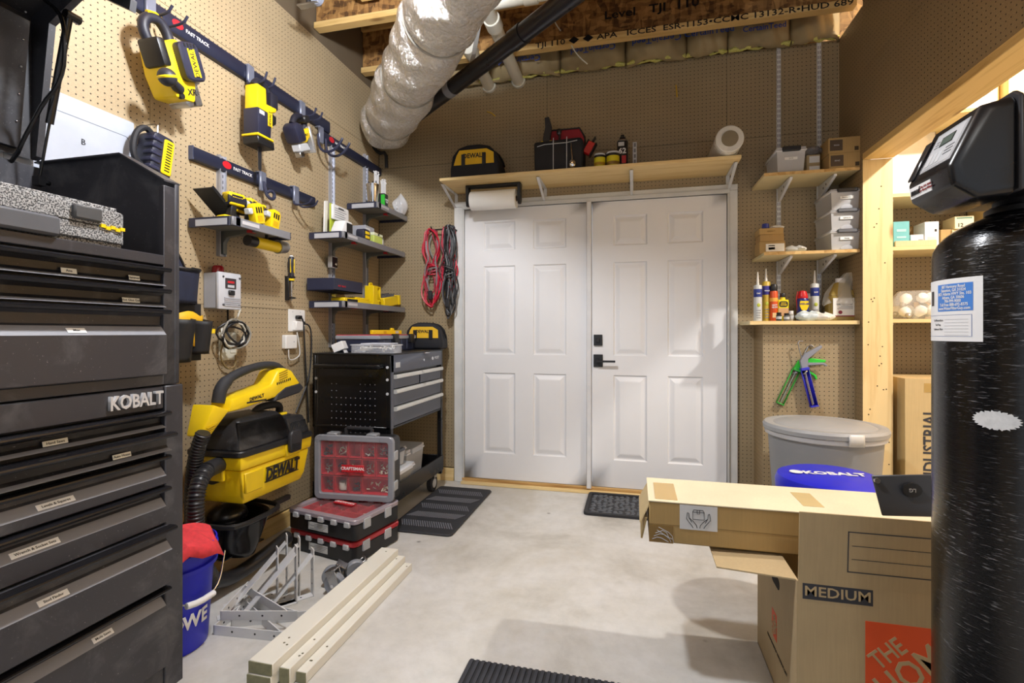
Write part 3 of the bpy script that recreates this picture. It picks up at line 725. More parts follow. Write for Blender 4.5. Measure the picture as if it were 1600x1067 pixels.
m = MB(); m.T = Matrix.Translation((-.02, 0, .125)) @ Matrix.Rotation(R(36), 4, 'Y'); m.bx(0, .19, -.12, -.02, 0, .004); m.bx(0, .19, -.124, -.118, 0, .014); m.build('plate', plain('2b2c30', .35, .5), t)
for yy, dd, tl_, lab in ((2.035, .215, -14, 'yellow battery adapter with black slots at the front edge of the drill shelf'), (2.145, .2, 10, 'yellow battery adapter with black slots near the far end of the drill shelf')):
    t = thing('battery_adapter', lab, 'adapter', (XL + dd, yy, 1.644), rot=(0, R(tl_), R(90)), group='yellow adapters on the drill shelf')
    MB().prism([(-.03, .004), (.03, .004), (.032, .085), (.02, .1), (-.02, .1), (-.032, .085)], 'xz', -.022, .018).build('body', YEL, t, bevel=.004, seg=2)
    for k in range(3): MB().bx(-.02 + k * .015, -.011 + k * .015, -.0235, -.02, .055, .082).build('slot', BLK, t)
    MB().bx(-.016, .016, -.0228, -.0215, .015, .042).build('label', plain('d2a80c', .5), t); MB().bx(-.058, -.032, -.018, .014, .05, .078).build('clip', LGR, t, bevel=.004)
t = thing('angle_grinder', 'grey and yellow grinder body hanging under the right end of the drill shelf', 'power tool', (XL + .17, 2.17, 1.55), 90)
m = MB().cyl((-.1, 0, .02), (.06, 0, .02), .028, n=16); m.build('body', YEL, t, bevel=.004)
m = MB().cyl((.055, 0, .022), (.12, 0, .03), .036, .03, n=20); m.cyl((.12, 0, .03), (.145, 0, .034), .018, .012); m.build('head', plain('9a9a98', .35, .6), t, bevel=.003)
MB().cyl((-.15, 0, .02), (-.1, 0, .02), .026, n=16).build('end', BLK, t)
MB().tube([(-.02, 0, .04), (-.02, -.0, .075)], .008, 8).build('hanger', BLK, t)
# shelf 0 contents: cup, zip ties, bag
t = thing('steel_cup', 'polished steel cup of bits on the top corner shelf', 'cup', (XL + .17, 3.2, 2.029), 90)
MB().lathe([(.032, 0), (.034, .003), (.045, .14), (.046, .145), (.043, .145), (.03, .006), (0, .006)], n=28).build('cup', CHR, t)
m = MB(); 
for k in range(7): a = k * .9; m.cyl((.02 * math.cos(a), .02 * math.sin(a), .01), (.03 * math.cos(a), .03 * math.sin(a), .155 + .006 * (k % 3)), .003, n=6)
m.build('drill_bit', plain('3a3a42', .3, .7), t)
def ties(y, d, h, lab, n, sleeve):
    t = thing('cable_tie_bundle', lab, 'cable ties', (XL + d, y, 2.029), 90, 'cable ties on the top corner shelf')
    m = MB()
    for k in range(n):
        a = random.uniform(0, 6.28); r_ = random.uniform(0, .02); hh = h * random.uniform(.86, 1.0); x, yy = r_ * math.cos(a), r_ * math.sin(a)
        m.bx(x - .0025, x + .0025, yy - .001, yy + .001, 0, hh); m.box((x * 1.1, yy * 1.1, hh), (.008, .006, .008))
    m.build('tie', plain('f0eff0', .5), t)
    if sleeve: MB().prism(rrect(-.032, .032, -.026, .026, .01), 'xy', 0, .11).build('sleeve', plain('26262c', .5), t, bevel=.002); MB().bx(-.0325, -.02, -.0265, .0, .02, .1).build('green_band', GRN, t)
    if sleeve: text('CABLE\nTIES', .018, (.005, -.0268, .06), WHT, t)
ties(3.33, .18, .22, 'bundle of white cable ties in a black printed sleeve on the top corner shelf', 26, True)
ties(3.37, .1, .30, 'taller bundle of loose white cable ties behind the sleeved one', 22, False)
def bag(name, label, loc, size, m_, rz=0, seed=1, cat='bag', group=None):
    t = thing(name, label, cat, loc, rz, group); rnd = random.Random(seed); ph = [rnd.uniform(0, 6) for _ in range(6)]
    def fn(u, v):
        th = 2 * math.pi * u; f = math.sin(math.pi * (v * .86 + .1)) ** .6
        k = 1 + .13 * math.sin(3 * th + ph[0]) + .09 * math.sin(5 * th + ph[1] + 4 * v) + .06 * math.sin(9 * th + ph[2] + 7 * v)
        return (size[0] / 2 * f * k * math.cos(th), size[1] / 2 * f * k * math.sin(th), size[2] * v * (1 + .1 * math.sin(2 * th + ph[3]) * v))
    MB().grid(fn, 28, 10).build('film', m_, t)
    return t
t = bag('plastic_bag', 'clear bag of white plastic parts at the end of the top corner shelf', (XL + .24, 3.5, 2.029), (.13, .1, .14), clear('f3f3f5', .55, .25), 90, 4)
m = MB()
for k in range(9): m.box((random.uniform(-.035, .035), random.uniform(-.02, .02), .02 + .01 * k), (.07, .004, .02))
m.build('white_part', WHT, t)
# shelf 2 contents
zb = 1.744
t = thing('white_sensor', 'white plastic sensor with dark window on the middle corner shelf', 'sensor', (XL + .17, 2.80, zb), 90)
MB().prism([(-.06, 0), (.06, 0), (.06, .075), (.045, .085), (-.02, .085), (-.06, .02)], 'xz', -.05, .03).build('case', WHT, t, bevel=.006, seg=2)
MB().bx(-.012, .052, -.0525, -.05, .012, .072).build('window', BLK, t, bevel=.003)
t = thing('blister_pack', 'white and lime printed card pack standing on the middle corner shelf', 'package', (XL + .10, 2.87, zb), 90)
MB().bx(-.085, .085, -.012, 0, 0, .2).build('card', plain('b7c33c', .6), t)
MB().bx(-.088, .088, -.03, -.012, .1, .195).build('printed_face', plain('e6e6e6', .5), t, bevel=.004)
for k in range(5): MB().bx(-.07, .06 - .012 * (k % 3), -.0308, -.0295, .115 + k * .014, .119 + k * .014).build('print_line', GRY, t)
MB().bx(-.03, .03, -.0308, -.0295, .175, .183).build('hang_slot', BLK, t)
t = thing('folded_leaflet', 'narrow white leaflet standing beside the lime pack', 'leaflet', (XL + .08, 2.755, zb), 90); MB().hexa([(-.02, -.02, 0), (.02, -.01, 0), (.02, .0, 0), (-.02, -.01, 0)], [(-.025, -.03, .2), (.015, -.02, .21), (.015, -.01, .21), (-.025, -.02, .2)]).build('paper', PAP, t)
t = thing('small_box', 'silver grey carton on the middle corner shelf', 'carton', (XL + .12, 3.16, zb), 90); MB().bx(-.06, .06, -.05, .05, 0, .125).build('carton', plain('a9abb5', .5), t, bevel=.002); MB().bx(-.055, .0, -.051, -.05, .03, .11).build('print', plain('d8d8dc', .5), t)
t = thing('tape_measure', 'black and yellow tape measure on the middle corner shelf', 'tape measure', (XL + .2, 3.02, zb), 90)
MB().prism(rrect(-.045, .045, 0, .075, .022), 'xz', -.03, .03).build('case', plain('25263a', .4), t, bevel=.006, seg=2)
for k in (0, 1): MB().bx(-.025, .028, -.033, -.029, .012 + k * .028, .032 + k * .028).build('yellow_inlay', YEL, t, bevel=.003)
t = thing('sponge_pack', 'lime green and white sanding pack on the middle corner shelf', 'package', (XL + .2, 3.17, zb), 90)
MB().bx(-.06, .06, -.03, .03, 0, .055).build('pack', plain('c8d66a', .5), t, bevel=.004); MB().bx(-.062, .062, -.031, .031, .055, .075).build('band', plain('e8ecc8', .5), t, bevel=.003); text('3M', .02, (0, -.0315, .065), BLK, t, bold=.03)
t = thing('small_bottle', 'small grey bottle behind the lime sanding pack', 'bottle', (XL + .19, 3.265, zb), 90); MB().lathe([(.022, 0), (.024, .005), (.024, .06), (.012, .07), (.012, .085), (0, .085)], n=18).build('bottle', plain('a4abb6', .3), t); MB().lathe([(.0245, .015), (.0248, .02), (.0248, .045), (.0245, .05)], n=18).build('label', WHT, t)
t = thing('flat_file', 'black flat file lying at the far end of the middle corner shelf', 'file', (XL + .15, 3.42, zb), 90); MB().bx(-.09, .09, -.012, .012, 0, .014).build('bar', BLK, t, bevel=.003); MB().bx(.09, .11, -.014, .014, 0, .018).build('handle', DRK, t, bevel=.003)
# shelf 3 contents
zb = 1.3195
t = thing('bit_case', 'flat yellow bit case lying on the lowest corner shelf', 'bit case', (XL + .15, 2.97, zb), 90); MB().bx(-.17, .15, -.05, .05, 0, .03).build('case', YEL, t, bevel=.005); MB().bx(-.14, -.02, -.0508, -.05, .006, .024).build('label', BLK, t); MB().bx(-.02, .14, -.04, .03, .03, .042).build('ridge', YEL, t, bevel=.003)
t = thing('mitre_box', 'upright yellow plastic holder with a triangular window on the lowest corner shelf', 'holder', (XL + .17, 3.2, zb), 90)
m = MB().bx(-.06, .0, -.04, .03, 0, .135); m.bx(.0, .06, -.02, .03, 0, .03); m.prism([(0, .135), (.06, .135), (.06, .125), (.01, .125)], 'xz', -.03, .03); m.prism([(0, .125), (.06, .04), (.06, .03), (0, .115)], 'xz', -.03, .03); m.bx(.05, .06, -.03, .03, .03, .13)
m.build('body', YEL, t, bevel=.004); MB().lathe([(.012, -.006), (.02, -.006), (.02, .006), (.012, .006), (.012, -.006)], (-.03, -.0, .14), 16, axis='y').build('hang_ring', YEL, t)
t = thing('screwdriver_rack', 'yellow plastic rack full of bits tilted on the lowest corner shelf', 'bit rack', (XL + .16, 3.42, zb), 90)
m = MB(); m.T = Matrix.Rotation(R(-8), 4, 'Y'); m.bx(-.12, .1, -.05, .05, .006, .075); m.build('rack', YEL, t, bevel=.006)
m = MB(); m.T = Matrix.Rotation(R(-8), 4, 'Y')
for k in range(10): m.cyl((-.1 + k * .02, -.02, .07), (-.1 + k * .02, -.02, .095), .006, n=8); m.cyl((-.1 + k * .02, .02, .07), (-.1 + k * .02, .02, .1), .006, n=8)
m.build('bit', plain('7a7a7e', .3, .8), t)
m = MB(); m.T = Matrix.Rotation(R(-8), 4, 'Y'); m.bx(.1, .13, -.055, .055, .006, .08); m.build('end_wall', YEL, t, bevel=.003)
# small clip-on thing under shelf 2
y, z = LW(521, 410, .05); t = thing('key_box', 'small black square gadget hanging on the slotted standard', 'gadget', (XL + .03, y, z), 90); MB().prism(rrect(-.035, .035, -.04, .04, .008), 'xz', -.03, -.0).build('frame', plain('b8b8ba', .35, .5), t, bevel=.003); MB().bx(-.028, .028, -.032, -.03, -.032, .032).build('window', BLKG, t); MB().ball((.01, -.034, -.01), (.012, .004, .012), 10, 6).build('button', CHR, t)
y, z = LW(572, 490, .02)
t = thing('charging_cable', 'thin white cord hanging down beside the corner standard', 'cord', (XL + .02, y, z), 90); MB().tube([(-.02, 0, .5), (-.01, -.01, .3), (0, 0, .1), (.01, -.01, 0), (.0, -.0, -.1), (.012, -.005, -.2)], .003, 6, smooth=2).build('cable', LGR, t)
# alarm
t = thing('alarm_box', 'light grey alarm box with a red beacon on the left wall', 'alarm', (XL, 1.935, 1.242), 90)
MB().bx(0, .13, -.075, 0, 0, .168).build('back_box', plain('a9abb3', .45), t, bevel=.004)
MB().bx(-.004, .134, -.092, -.074, -.004, .172).build('cover', plain('c9cad0', .45), t, bevel=.006, seg=2)
MB().lathe([(.026, 0), (.027, .006), (.025, .03), (.018, .038), (0, .04)], (.05, -.035, .168), 20).build('beacon', plain('8c1722', .25), t)
MB().bx(.034, .1, -.0932, -.0915, .095, .145).build('label', plain('3a3236', .5), t); MB().bx(.048, .088, -.0938, -.093, .122, .132).build('red_strip', RED, t); MB().bx(.048, .088, -.0938, -.093, .101, .113).build('white_strip', LGR, t)
MB().bx(.05, .085, -.103, -.092, .065, .088).build('switch', BLK, t, bevel=.003)
for k in range(5): MB().bx(.028, .125, -.0955, -.092, .012 + k * .009, .017 + k * .009).build('louvre', plain('b0b2ba', .5), t)
for x, z in ((.022, .15), (.022, .018), (.122, .15), (.122, .018)): MB().cyl((x, -.092, z), (x, -.095, z), .005, n=10).build('screw', plain('55565c', .4, .6), t)
# screwdriver on holder
y, z = LW(453, 440, .02)
t = thing('screwdriver', 'black and yellow screwdriver in a wall holder above the outlet', 'screwdriver', (XL, y, z), 90)
MB().lathe([(.004, -.11), (.005, -.10), (.007, -.02), (.007, .0)], (0, -.03, 0), 12).build('shaft', STL, t)
MB().lathe([(.012, .0), (.016, .01), (.014, .05), (.019, .1), (.018, .13), (.012, .145), (0, .147)], (0, -.03, 0), 16).build('handle', plain('22232e', .5), t)
for a in (0, 1, 2): 
    k = R(200 + a * 70); MB().bx(.016 * math.cos(k) - .003, .016 * math.cos(k) + .003, -.03 + .018 * math.sin(k) - .002, -.03 + .018 * math.sin(k) + .002, .05, .13).build('yellow_stripe', YEL, t, bevel=.001)
MB().lathe([(.0165, .005), (.0175, .01), (.0165, .018)], (0, -.03, 0), 16).build('yellow_ring', YEL, t); MB().lathe([(.01, 0), (.0125, .005), (.008, .012), (0, .013)], (0, -.03, .14), 12).build('cap', WHT, t)
m = MB().bx(-.02, -.006, -.025, 0, -.11, .03); m.bx(-.02, .014, -.05, 0, -.1, -.09); m.bx(-.02, .012, -.05, 0, .02, .03); m.build('wall_holder', BLK, t, bevel=.002)
# outlets and cords
PLT = plain('efeeec', .4, 0.0, .03)
t = thing('outlet_plate', 'white double wall outlet with plugs beside the tool cart', 'outlet', (XL, 2.6, 1.2), 90)
MB().prism(rrect(-.075, .075, -.065, .065, .006), 'xz', -.006, 0).build('plate', PLT, t, bevel=.002)
MB().bx(-.045, .02, -.035, -.006, -.06, -.005).build('usb_adapter', PLT, t, bevel=.004)
MB().bx(-.02, .02, -.03, -.006, .008, .03).build('black_plug', BLK, t, bevel=.004); MB().bx(.03, .05, -.03, -.006, -.025, -.005).build('black_plug', BLK, t, bevel=.004)
for x, z in ((-.04, .05), (.03, .05)): MB().cyl((x, -.006, z), (x, -.0075, z), .003, n=8).build('screw', LGR, t)
t = thing('power_adapter', 'small white square adapter on the wall under the outlet', 'adapter', (XL, at(449, 534, x=XL).y, at(449, 534, x=XL).z), 90)
MB().prism(rrect(-.05, .05, -.04, .04, .006), 'xz', -.03, 0).build('case', PLT, t, bevel=.004); MB().cyl((.02, -.03, 0), (.02, -.031, 0), .004, n=10).build('indicator', LGR, t)
def wirepx(pts, d): return [at(px, py, x=XL + d) for px, py in pts]
t = thing('adapter_cable', 'white looped cord between the outlet and the small adapter', 'cord', (0, 0, 0)); MB().tube(wirepx([(464, 519), (467, 535), (469, 552), (466, 558), (456, 563), (451, 561), (451, 546)], .025), .0035, 6, smooth=2).build('cable', plain('dcdcda', .5), t)
t = thing('wall_cable', 'black cord running straight down from the wall outlet', 'cord', (0, 0, 0)); MB().tube(wirepx([(467, 495), (473, 497), (475, 515), (477, 560), (480, 610), (482, 660)], .035), .0045, 6, smooth=2).build('cable', BLK, t)
t = thing('wall_cable', 'second black cord bowing out to the right from the wall outlet', 'cord', (0, 0, 0)); MB().tube(wirepx([(474, 505), (484, 508), (487, 525), (486, 570), (480, 600), (470, 625), (462, 645)], .03), .0045, 6, smooth=2).build('cable', DRK, t)
t = thing('switch_plate', 'cream double switch plate behind the coiled cable', 'switch plate', (XL, 2.078, 1.06), 90)
MB().prism(rrect(-.055, .055, -.07, .07, .004), 'xz', -.006, 0).build('plate', plain('d6d3c2', .45), t, bevel=.002)
for x in (-.028, .028): MB().bx(x - .017, x + .017, -.0085, -.005, -.034, .034).build('rocker', plain('e4e1d2', .4), t, bevel=.001)
t = thing('coiled_cable', 'coil of black and white cable hanging over the cream switch plate', 'cable', (XL + .05, 2.06, 1.115), 90)
for k in range(7):
    rnd = random.Random(k); cx, cz, rx, rz_ = rnd.uniform(-.02, .02), rnd.uniform(-.015, .015), .075 + rnd.uniform(-.015, .02), .062 + rnd.uniform(-.012, .012)
    MB().tube([(cx + rx * math.cos(a * .4488), -.012 + .012 * math.sin(a + k), cz + rz_ * math.sin(a * .4488)) for a in range(14)], .005, 6, closed=True).build('loop', [BLK, BLK, DRK, plain('d6d2c6', .5), BLK, plain('9a968c', .5), BLK][k], t)
MB().tube([(.0, 0, .05), (.03, 0, .09), (.06, .01, .13)], .004, 6, smooth=2).build('tail', plain('d6d2c6', .5), t)
MB().tube([(-.03, 0, .05), (-.01, .02, .1), (-.0, .03, .16)], .005, 6, smooth=2).build('tail', BLK, t)
MB().tube([(-.06, 0, -.04), (-.06, .02, -.1), (-.01, .03, -.17), (.05, .03, -.16), (.05, .03, -.1)], .004, 6, smooth=2).build('tail', plain('8a7448', .6), t)
# tool pouches on belt
DEN = plain('262b42', .8, 0.0, .3, 30.0); LEA = plain('1c1c1f', .6, 0.0, .25, 14.0)
t = thing('tool_pouch', 'navy canvas tool pouch with curved flap behind the chest post', 'tool pouch', (XL + .08, 1.70, 1.25), 90)
def pouch(x0, x1, z0_, z1_, d0, d1, sag):
    def fn(u, v):
        th = math.pi * u; return (x0 + (x1 - x0) * (.5 - .5 * math.cos(th)), -d0 - (d1 * math.sin(th)) * (.75 + .25 * v), z0_ + (z1_ - z0_) * v - sag * math.sin(th) * v)
    return fn
m = MB().grid(pouch(-.1, .1, -.0, .16, .0, .1, .02), 16, 8); m.build('pocket', DEN, t, thick=.006); MB().prism([(-.1, 0), (.1, 0), (.1, .05), (.07, .13), (.03, .2), (-.02, .24), (-.1, .24)], 'xz', .006, .012).build('backing', DEN, t)
m = MB().prism([(-.1, .02), (.1, .0), (.095, .06), (.06, .12), (.02, .2), (-.02, .24), (-.1, .24)], 'xz', -.02, -.008); m.build('back_flap', DEN, t, bevel=.004)
m = MB().tube([(.1, -.02, .0), (.096, -.02, .06), (.06, -.02, .12), (.02, -.02, .2), (-.02, -.02, .243), (-.1, -.02, .243)], .006, 6, smooth=1); m.tube([pouch(-.1, .1, 0, .16, 0, .1, .02)(k / 12, 1) for k in range(13)], .007, 6); m.build('piping', BLK, t)
m = MB().tube([(-.07, -.026, .02), (-.03, -.026, .1), (.03, -.026, .06)], .0012, 5); m.build('stitching', LGR, t)
t = thing('tool_pouch', 'black leather tool pouch with yellow lining hanging under the navy one', 'tool pouch', (XL + .08, 1.715, 1.005), 90)
m = MB().grid(pouch(-.12, .035, -.0, .19, .0, .13, .015), 16, 8); m.build('pocket', LEA, t, thick=.008)
m = MB().grid(pouch(.03, .135, .03, .185, .0, .1, .015), 12, 8); m.build('pocket', LEA, t, thick=.008)
m = MB().grid(lambda u, v: (-.115 + .245 * u, -.012 - .05 * math.sin(3.14 * u), .06 + .145 * v - .01 * math.sin(9 * u)), 10, 4); m.build('yellow_lining', plain('f0b91c', .6), t, thick=.006)
m = MB().bx(-.12, .13, -.0, .012, .0, .25); m.build('backing', LEA, t); MB().tube([(-.1, .01, .24), (-.1, .07, .27), (.1, .07, .27), (.1, .01, .24)], .006, 6).build('wall_hanger', BLK, t)
MB().bx(.1, .132, -.075, -.07, .12, .14).build('label', YEL, t)
m = MB().bx(-.09, -.055, -.02, -.012, -.2, .02); m.build('strap', plain('1a1a1c', .7), t)

# ================================================================== LEFT FLOOR AREA
def resample(pts, step, smooth=2):
    P = [Vector(p) for p in pts]
    for _ in range(smooth):
        Q = [P[0]]
        for a, b in zip(P[:-1], P[1:]): Q += [a * .75 + b * .25, a * .25 + b * .75]
        Q.append(P[-1]); P = Q
    out = [P[0]]; acc = 0
    for a, b in zip(P[:-1], P[1:]):
        L = (b - a).length
        while acc + L >= step:
            a = a + (b - a) * ((step - acc) / L); L = (b - a).length; acc = 0; out.append(a.copy())
        acc += L
    return out
def corr(pts, r, dr=.0028, step=.0032):
    P = resample(pts, step); return MB().tube(P, [r + (dr if (i // 2) % 2 else -dr * .4) for i in range(len(P))], 14)
# wet/dry vacuum on the wall
VY = 1.995
t = thing('shop_vacuum', 'yellow and black wall-mounted wet and dry vacuum above the black caddy', 'vacuum', (-1.60, VY, 0), 90)
m = MB()
def lay(z, x0, x1, y0, y1): return [(x0, y0, z), (x1, y0, z), (x1, y1, z), (x0, y1, z)]
for a, b in (((.39, -.19, .19, .03, .25), (.43, -.208, .208, .018, .258)), ((.43, -.208, .208, .018, .258), (.545, -.228, .228, .006, .268)), ((.545, -.236, .236, 0, .272), (.605, -.24, .24, -.003, .274))):
    m.hexa(lay(*a), lay(*b))
m.build('tank', YEL, t, bevel=.012, seg=2)
MB().hexa(lay(.44, -.2, -.1, .005, .05), lay(.53, -.21, -.1, .0, .05)).build('tank_relief', plain('e6c30d', .4), t, bevel=.004); m = MB().hexa(lay(.54, .04, .14, -.006, .05), lay(.6, .03, .15, -.008, .05)); m.build('tank_relief', plain('e6c30d', .4), t, bevel=.004)
m = MB().prism(rrect(-.25, .25, -.012, .284, .04), 'xy', .602, .628); m.build('rim', BLK, t, bevel=.005)
BK2 = dusty('1d1d20', .45)
m = MB().hexa(lay(.626, -.235, .095, .005, .27), lay(.73, -.205, .085, .045, .255)); m.hexa(lay(.73, -.205, .085, .045, .255), lay(.755, -.17, .07, .075, .24)); m.build('motor_cover', BK2, t, bevel=.014, seg=2)
m = MB().hexa(lay(.626, .09, .24, .01, .27), lay(.715, .09, .215, .035, .255)); m.build('motor_cover', BK2, t, bevel=.01, seg=2)
for k in range(11): 
    x = .105 + k * .011; m = MB().hexa(lay(.648, x, x + .005, .016, .03), lay(.69, x, x + .005, .025, .04)); m.build('vent_slot', BLKG, t)
m = MB().prism([(-.03, .56), (.045, .56), (.05, .605), (.05, .645), (.03, .662), (-.02, .662), (-.035, .645), (-.035, .605)], 'xz', -.03, -.008); m.T = None
o = m.build('latch', DRK, t, bevel=.005); o.location.x = .075
for k in range(4): o2 = MB().bx(.05, .105, -.033, -.029, .57 + k * .009, .574 + k * .009).build('latch_rib', BLK, t)
m = MB().prism(rrect(.11, .18, .07, .13, .02), 'xy', .712, .722); m.build('switch_plate', DRK, t, bevel=.002); MB().prism(rrect(.12, .17, .085, .118, .014), 'xy', .72, .732).build('yellow_switch', YEL, t, bevel=.003)
m = MB().tube([(.02, .16, .74), (.05, .16, .765), (.1, .16, .77), (.2, .16, .765), (.22, .18, .71)], .018, 10, smooth=2); m.build('carry_handle', RUB, t)
text('DEWALT', .077, (.03, .0035, .487), BLK, t, rot=face(0, -6), bold=.04, sx=.72, ext=.001)
for z_ in (.455, .519): MB().hexa(lay(z_, -.08, .14, .004, .02), lay(z_ + .003, -.08, .14, .004, .02)).build('text_rule', BLK, t)
m = MB().cyl((-.228, .14, .535), (-.245, .14, .535), .05, n=24); m.build('port_ring', BLK, t); MB().bx(-.248, -.23, .08, .2, .5, .58).build('port_plate', YEL, t, bevel=.004)
pts = [at(354, 722, x=-1.72), at(338, 728, x=-1.69)]
h1 = [at(340, 727, x=-1.70), at(322, 735, x=-1.665), at(309, 756, x=-1.64), at(304, 800, x=-1.63), at(308, 850, x=-1.65), at(318, 885, x=-1.68), at(334, 908, x=-1.71), at(362, 903, x=-1.72), at(400, 878, x=-1.70), at(450, 838, x=-1.68)]
for p in h1: p.z = max(p.z, .036)
tl = Matrix.Rotation(R(-90), 4, 'Z') @ Matrix.Translation((1.60, -VY, 0))
loc = lambda L_: [tl @ Vector(p) for p in L_]
MB().tube(loc([at(356, 722, x=-1.73)] + h1[:2]), .033, 14, smooth=1).build('hose_cuff', DRK, t)
corr(loc(h1[:7]), .029).build('hose', plain('242428', .4), t)
MB().tube(loc(h1[6:]), .032, 14, smooth=2).build('hose_wand', plain('1e1e21', .35), t)
h2 = [at(318, 676, x=-1.66), at(306, 710, x=-1.70), at(300, 760, x=-1.74), at(300, 810, x=-1.76), at(303, 850, x=-1.78)]
corr(loc(h2), .026).build('hose', plain('1e1e22', .45), t)
# hand vacuum head lying on it
t = thing('hand_vacuum', 'yellow handheld blower with black bow handle lying on the shop vacuum', 'power tool', (-1.66, VY + .055, 0), 90)
m = MB().prism([(-.29, .79), (-.2, .795), (0, .82), (.16, .835), (.185, .86), (.15, .895), (.11, .94), (.06, .955), (.01, .945), (-.03, .885), (-.1, .872), (-.27, .845)], 'xz', 0, .11); m.build('body', YEL, t, bevel=.012, seg=2)
m = MB().prism([(-.02, .80), (.17, .822), (.2, .845), (.17, .872), (.06, .862), (0, .835)], 'xz', -.004, .114); m.build('bumper', RUB, t, bevel=.006)
m = MB().tube([(-.29, .055, .83), (-.275, .055, .9), (-.2, .055, .945), (-.05, .055, .975), (.06, .055, .97), (.12, .055, .93)], [.026, .026, .02, .018, .018, .018], 12, smooth=2); m.build('bow_handle', RUB, t)
m = MB().hexa([(-.415, .02, .712), (-.365, .02, .704), (-.365, .09, .704), (-.415, .09, .712)], [(-.365, .0, .835), (-.285, .0, .80), (-.285, .11, .80), (-.365, .11, .835)]); m.build('nozzle', YEL, t, bevel=.008, seg=2)
for k in range(4): 
    f_ = .1 + .1 * k; c = Vector((-.39, .018 - .006 * f_, .708)).lerp(Vector((-.3275, -.002, .81)), f_); m = MB(); m.T = Matrix.Translation(c) @ Matrix.Rotation(R(-15), 4, 'Y'); m.bx(-.028, .022, -.003, .002, -.0022, .0022); m.build('nozzle_rib', plain('cdaa08', .5), t)
for k in range(8): MB().bx(.0 + k * .013, .006 + k * .013, -.002, .003, .878 + .002 * k, .89 + .002 * k).build('vent_slot', BLK, t)
for k in range(4): 
    m = MB(); m.T = Matrix.Translation((.045, -.001, .905 + k * .011)) @ Matrix.Rotation(R(-12), 4, 'Y'); m.bx(-.03, .03, -.001, .003, -.002, .002); m.build('vent_slot', plain('9a7f08', .6), t)
text('DEWALT', .022, (-.13, -.0015, .835), BLK, t, bold=.02, rot=Matrix.Rotation(R(-7), 4, 'Y') @ FRONT)
MB().bx(-.19, -.07, -.001, .002, .815, .822).build('stripe', BLK, t)
# black caddy with bag
t = thing('black_caddy', 'black wire caddy with a sagging plastic liner under the vacuum', 'caddy', (-1.62, 1.905, 0), 90)
rim = [(-.15, .33, .31), (-.155, .08, .305), (-.12, .015, .30), (.1, .0, .305), (.155, .04, .31), (.17, .33, .31)]
MB().tube(rim, .011, 8, smooth=1).build('rim', BLK, t)
def fnb(u, v):
    th = math.pi * (u * 1.0); x = -.15 * math.cos(th); y = .33 - .33 * (math.sin(th)) ** .55
    sg = (1 - .18 * v) ; wr = .008 * math.sin(17 * u + 3 * v) * (v)
    return (x * sg * 1.05, y + .05 * v + wr, .305 - .16 * v + .012 * math.sin(11 * u) * v)
MB().grid(fnb, 30, 8).build('liner', plain('101013', .18, 0.0, .2, 20.0), t, thick=.003)
MB().prism([(-.12, .09), (.12, .09), (.11, .33), (-.11, .33)], 'xy', .145, .15).build('liner_base', plain('101013', .25), t)
MB().ball((.02, .2, .29), (.09, .08, .05), 14, 8).build('crumpled_bag', plain('16161a', .3), t)
MB().bx(.15, .26, .05, .075, .295, .32).build('side_clamp', DRK, t, bevel=.004)
t = thing('cardboard_box', 'flat brown carton tucked against the wall behind the caddy', 'box', (XL + .03, 1.83, .10), 90)
MB().bx(-.14, .12, -.06, 0, -.098, .27).build('carton', card('a98a58'), t, bevel=.003); text('||||||', .06, (-.03, -.061, .17), plain('6f5a34', .8), t)
# bucket with rag
t = thing('bucket', 'blue plastic bucket with white wire handle behind the rolling cabinet', 'bucket', (-1.636, 1.462, 0), 0)
MB().lathe([(.118, 0), (.12, .004), (.142, .33), (.152, .332), (.153, .35), (.148, .352), (.150, .368), (.145, .37), (.138, .34), (.115, .008), (0, .008)], n=40).build('shell', BLU, t)
MB().lathe([(.143, .285), (.151, .286), (.152, .3), (.144, .302)], n=40).build('ring', BLU, t)
hp = [(.152 * math.cos(a), .152 * math.sin(a), z) for a, z in ((R(-50), .315), (R(-44), .25), (R(-38), .2), (R(-28), .17))]
MB().tube([(.105, -.115, .31), (.14, -.105, .22), (.155, -.07, .195), (.16, -.0, .19), (.16, .06, .21), (.14, .105, .31)], .0028, 6, smooth=2).build('wire_handle', STL, t)
MB().tube([(.155, -.075, .197), (.164, -.03, .19), (.164, .03, .192)], .011, 10, smooth=1).build('grip', WHT, t)
for k, ch in enumerate('LOWE'):
    a = R(-56 + k * 22); rr = .1275 + .0035; text(ch, .07, (rr * math.cos(a), rr * math.sin(a), .115), WHT, t, rot=Matrix.Rotation(a + R(90), 4, 'Z') @ Matrix.Rotation(R(93), 4, 'X'), bold=.03, sx=.85)
t = thing('red_rag', 'crumpled red shop rag draped over the blue bucket', 'rag', (-1.60, 1.45, .369))
def fr_(u, v):
    a = 2 * math.pi * u; rr = .155 * v * (1 + .1 * math.sin(5 * a)); z = .03 * math.cos(2.6 * v) + .015 * math.sin(4 * a + 3 * v) * v + .01 * math.sin(9 * a) * v
    return (rr * math.cos(a), rr * math.sin(a) * .9, .03 + z - .03 * (v > .98))
MB().grid(fr_, 40, 9).build('cloth', plain('e04048', .9, 0.0, .25, 60.0), t, thick=.004)

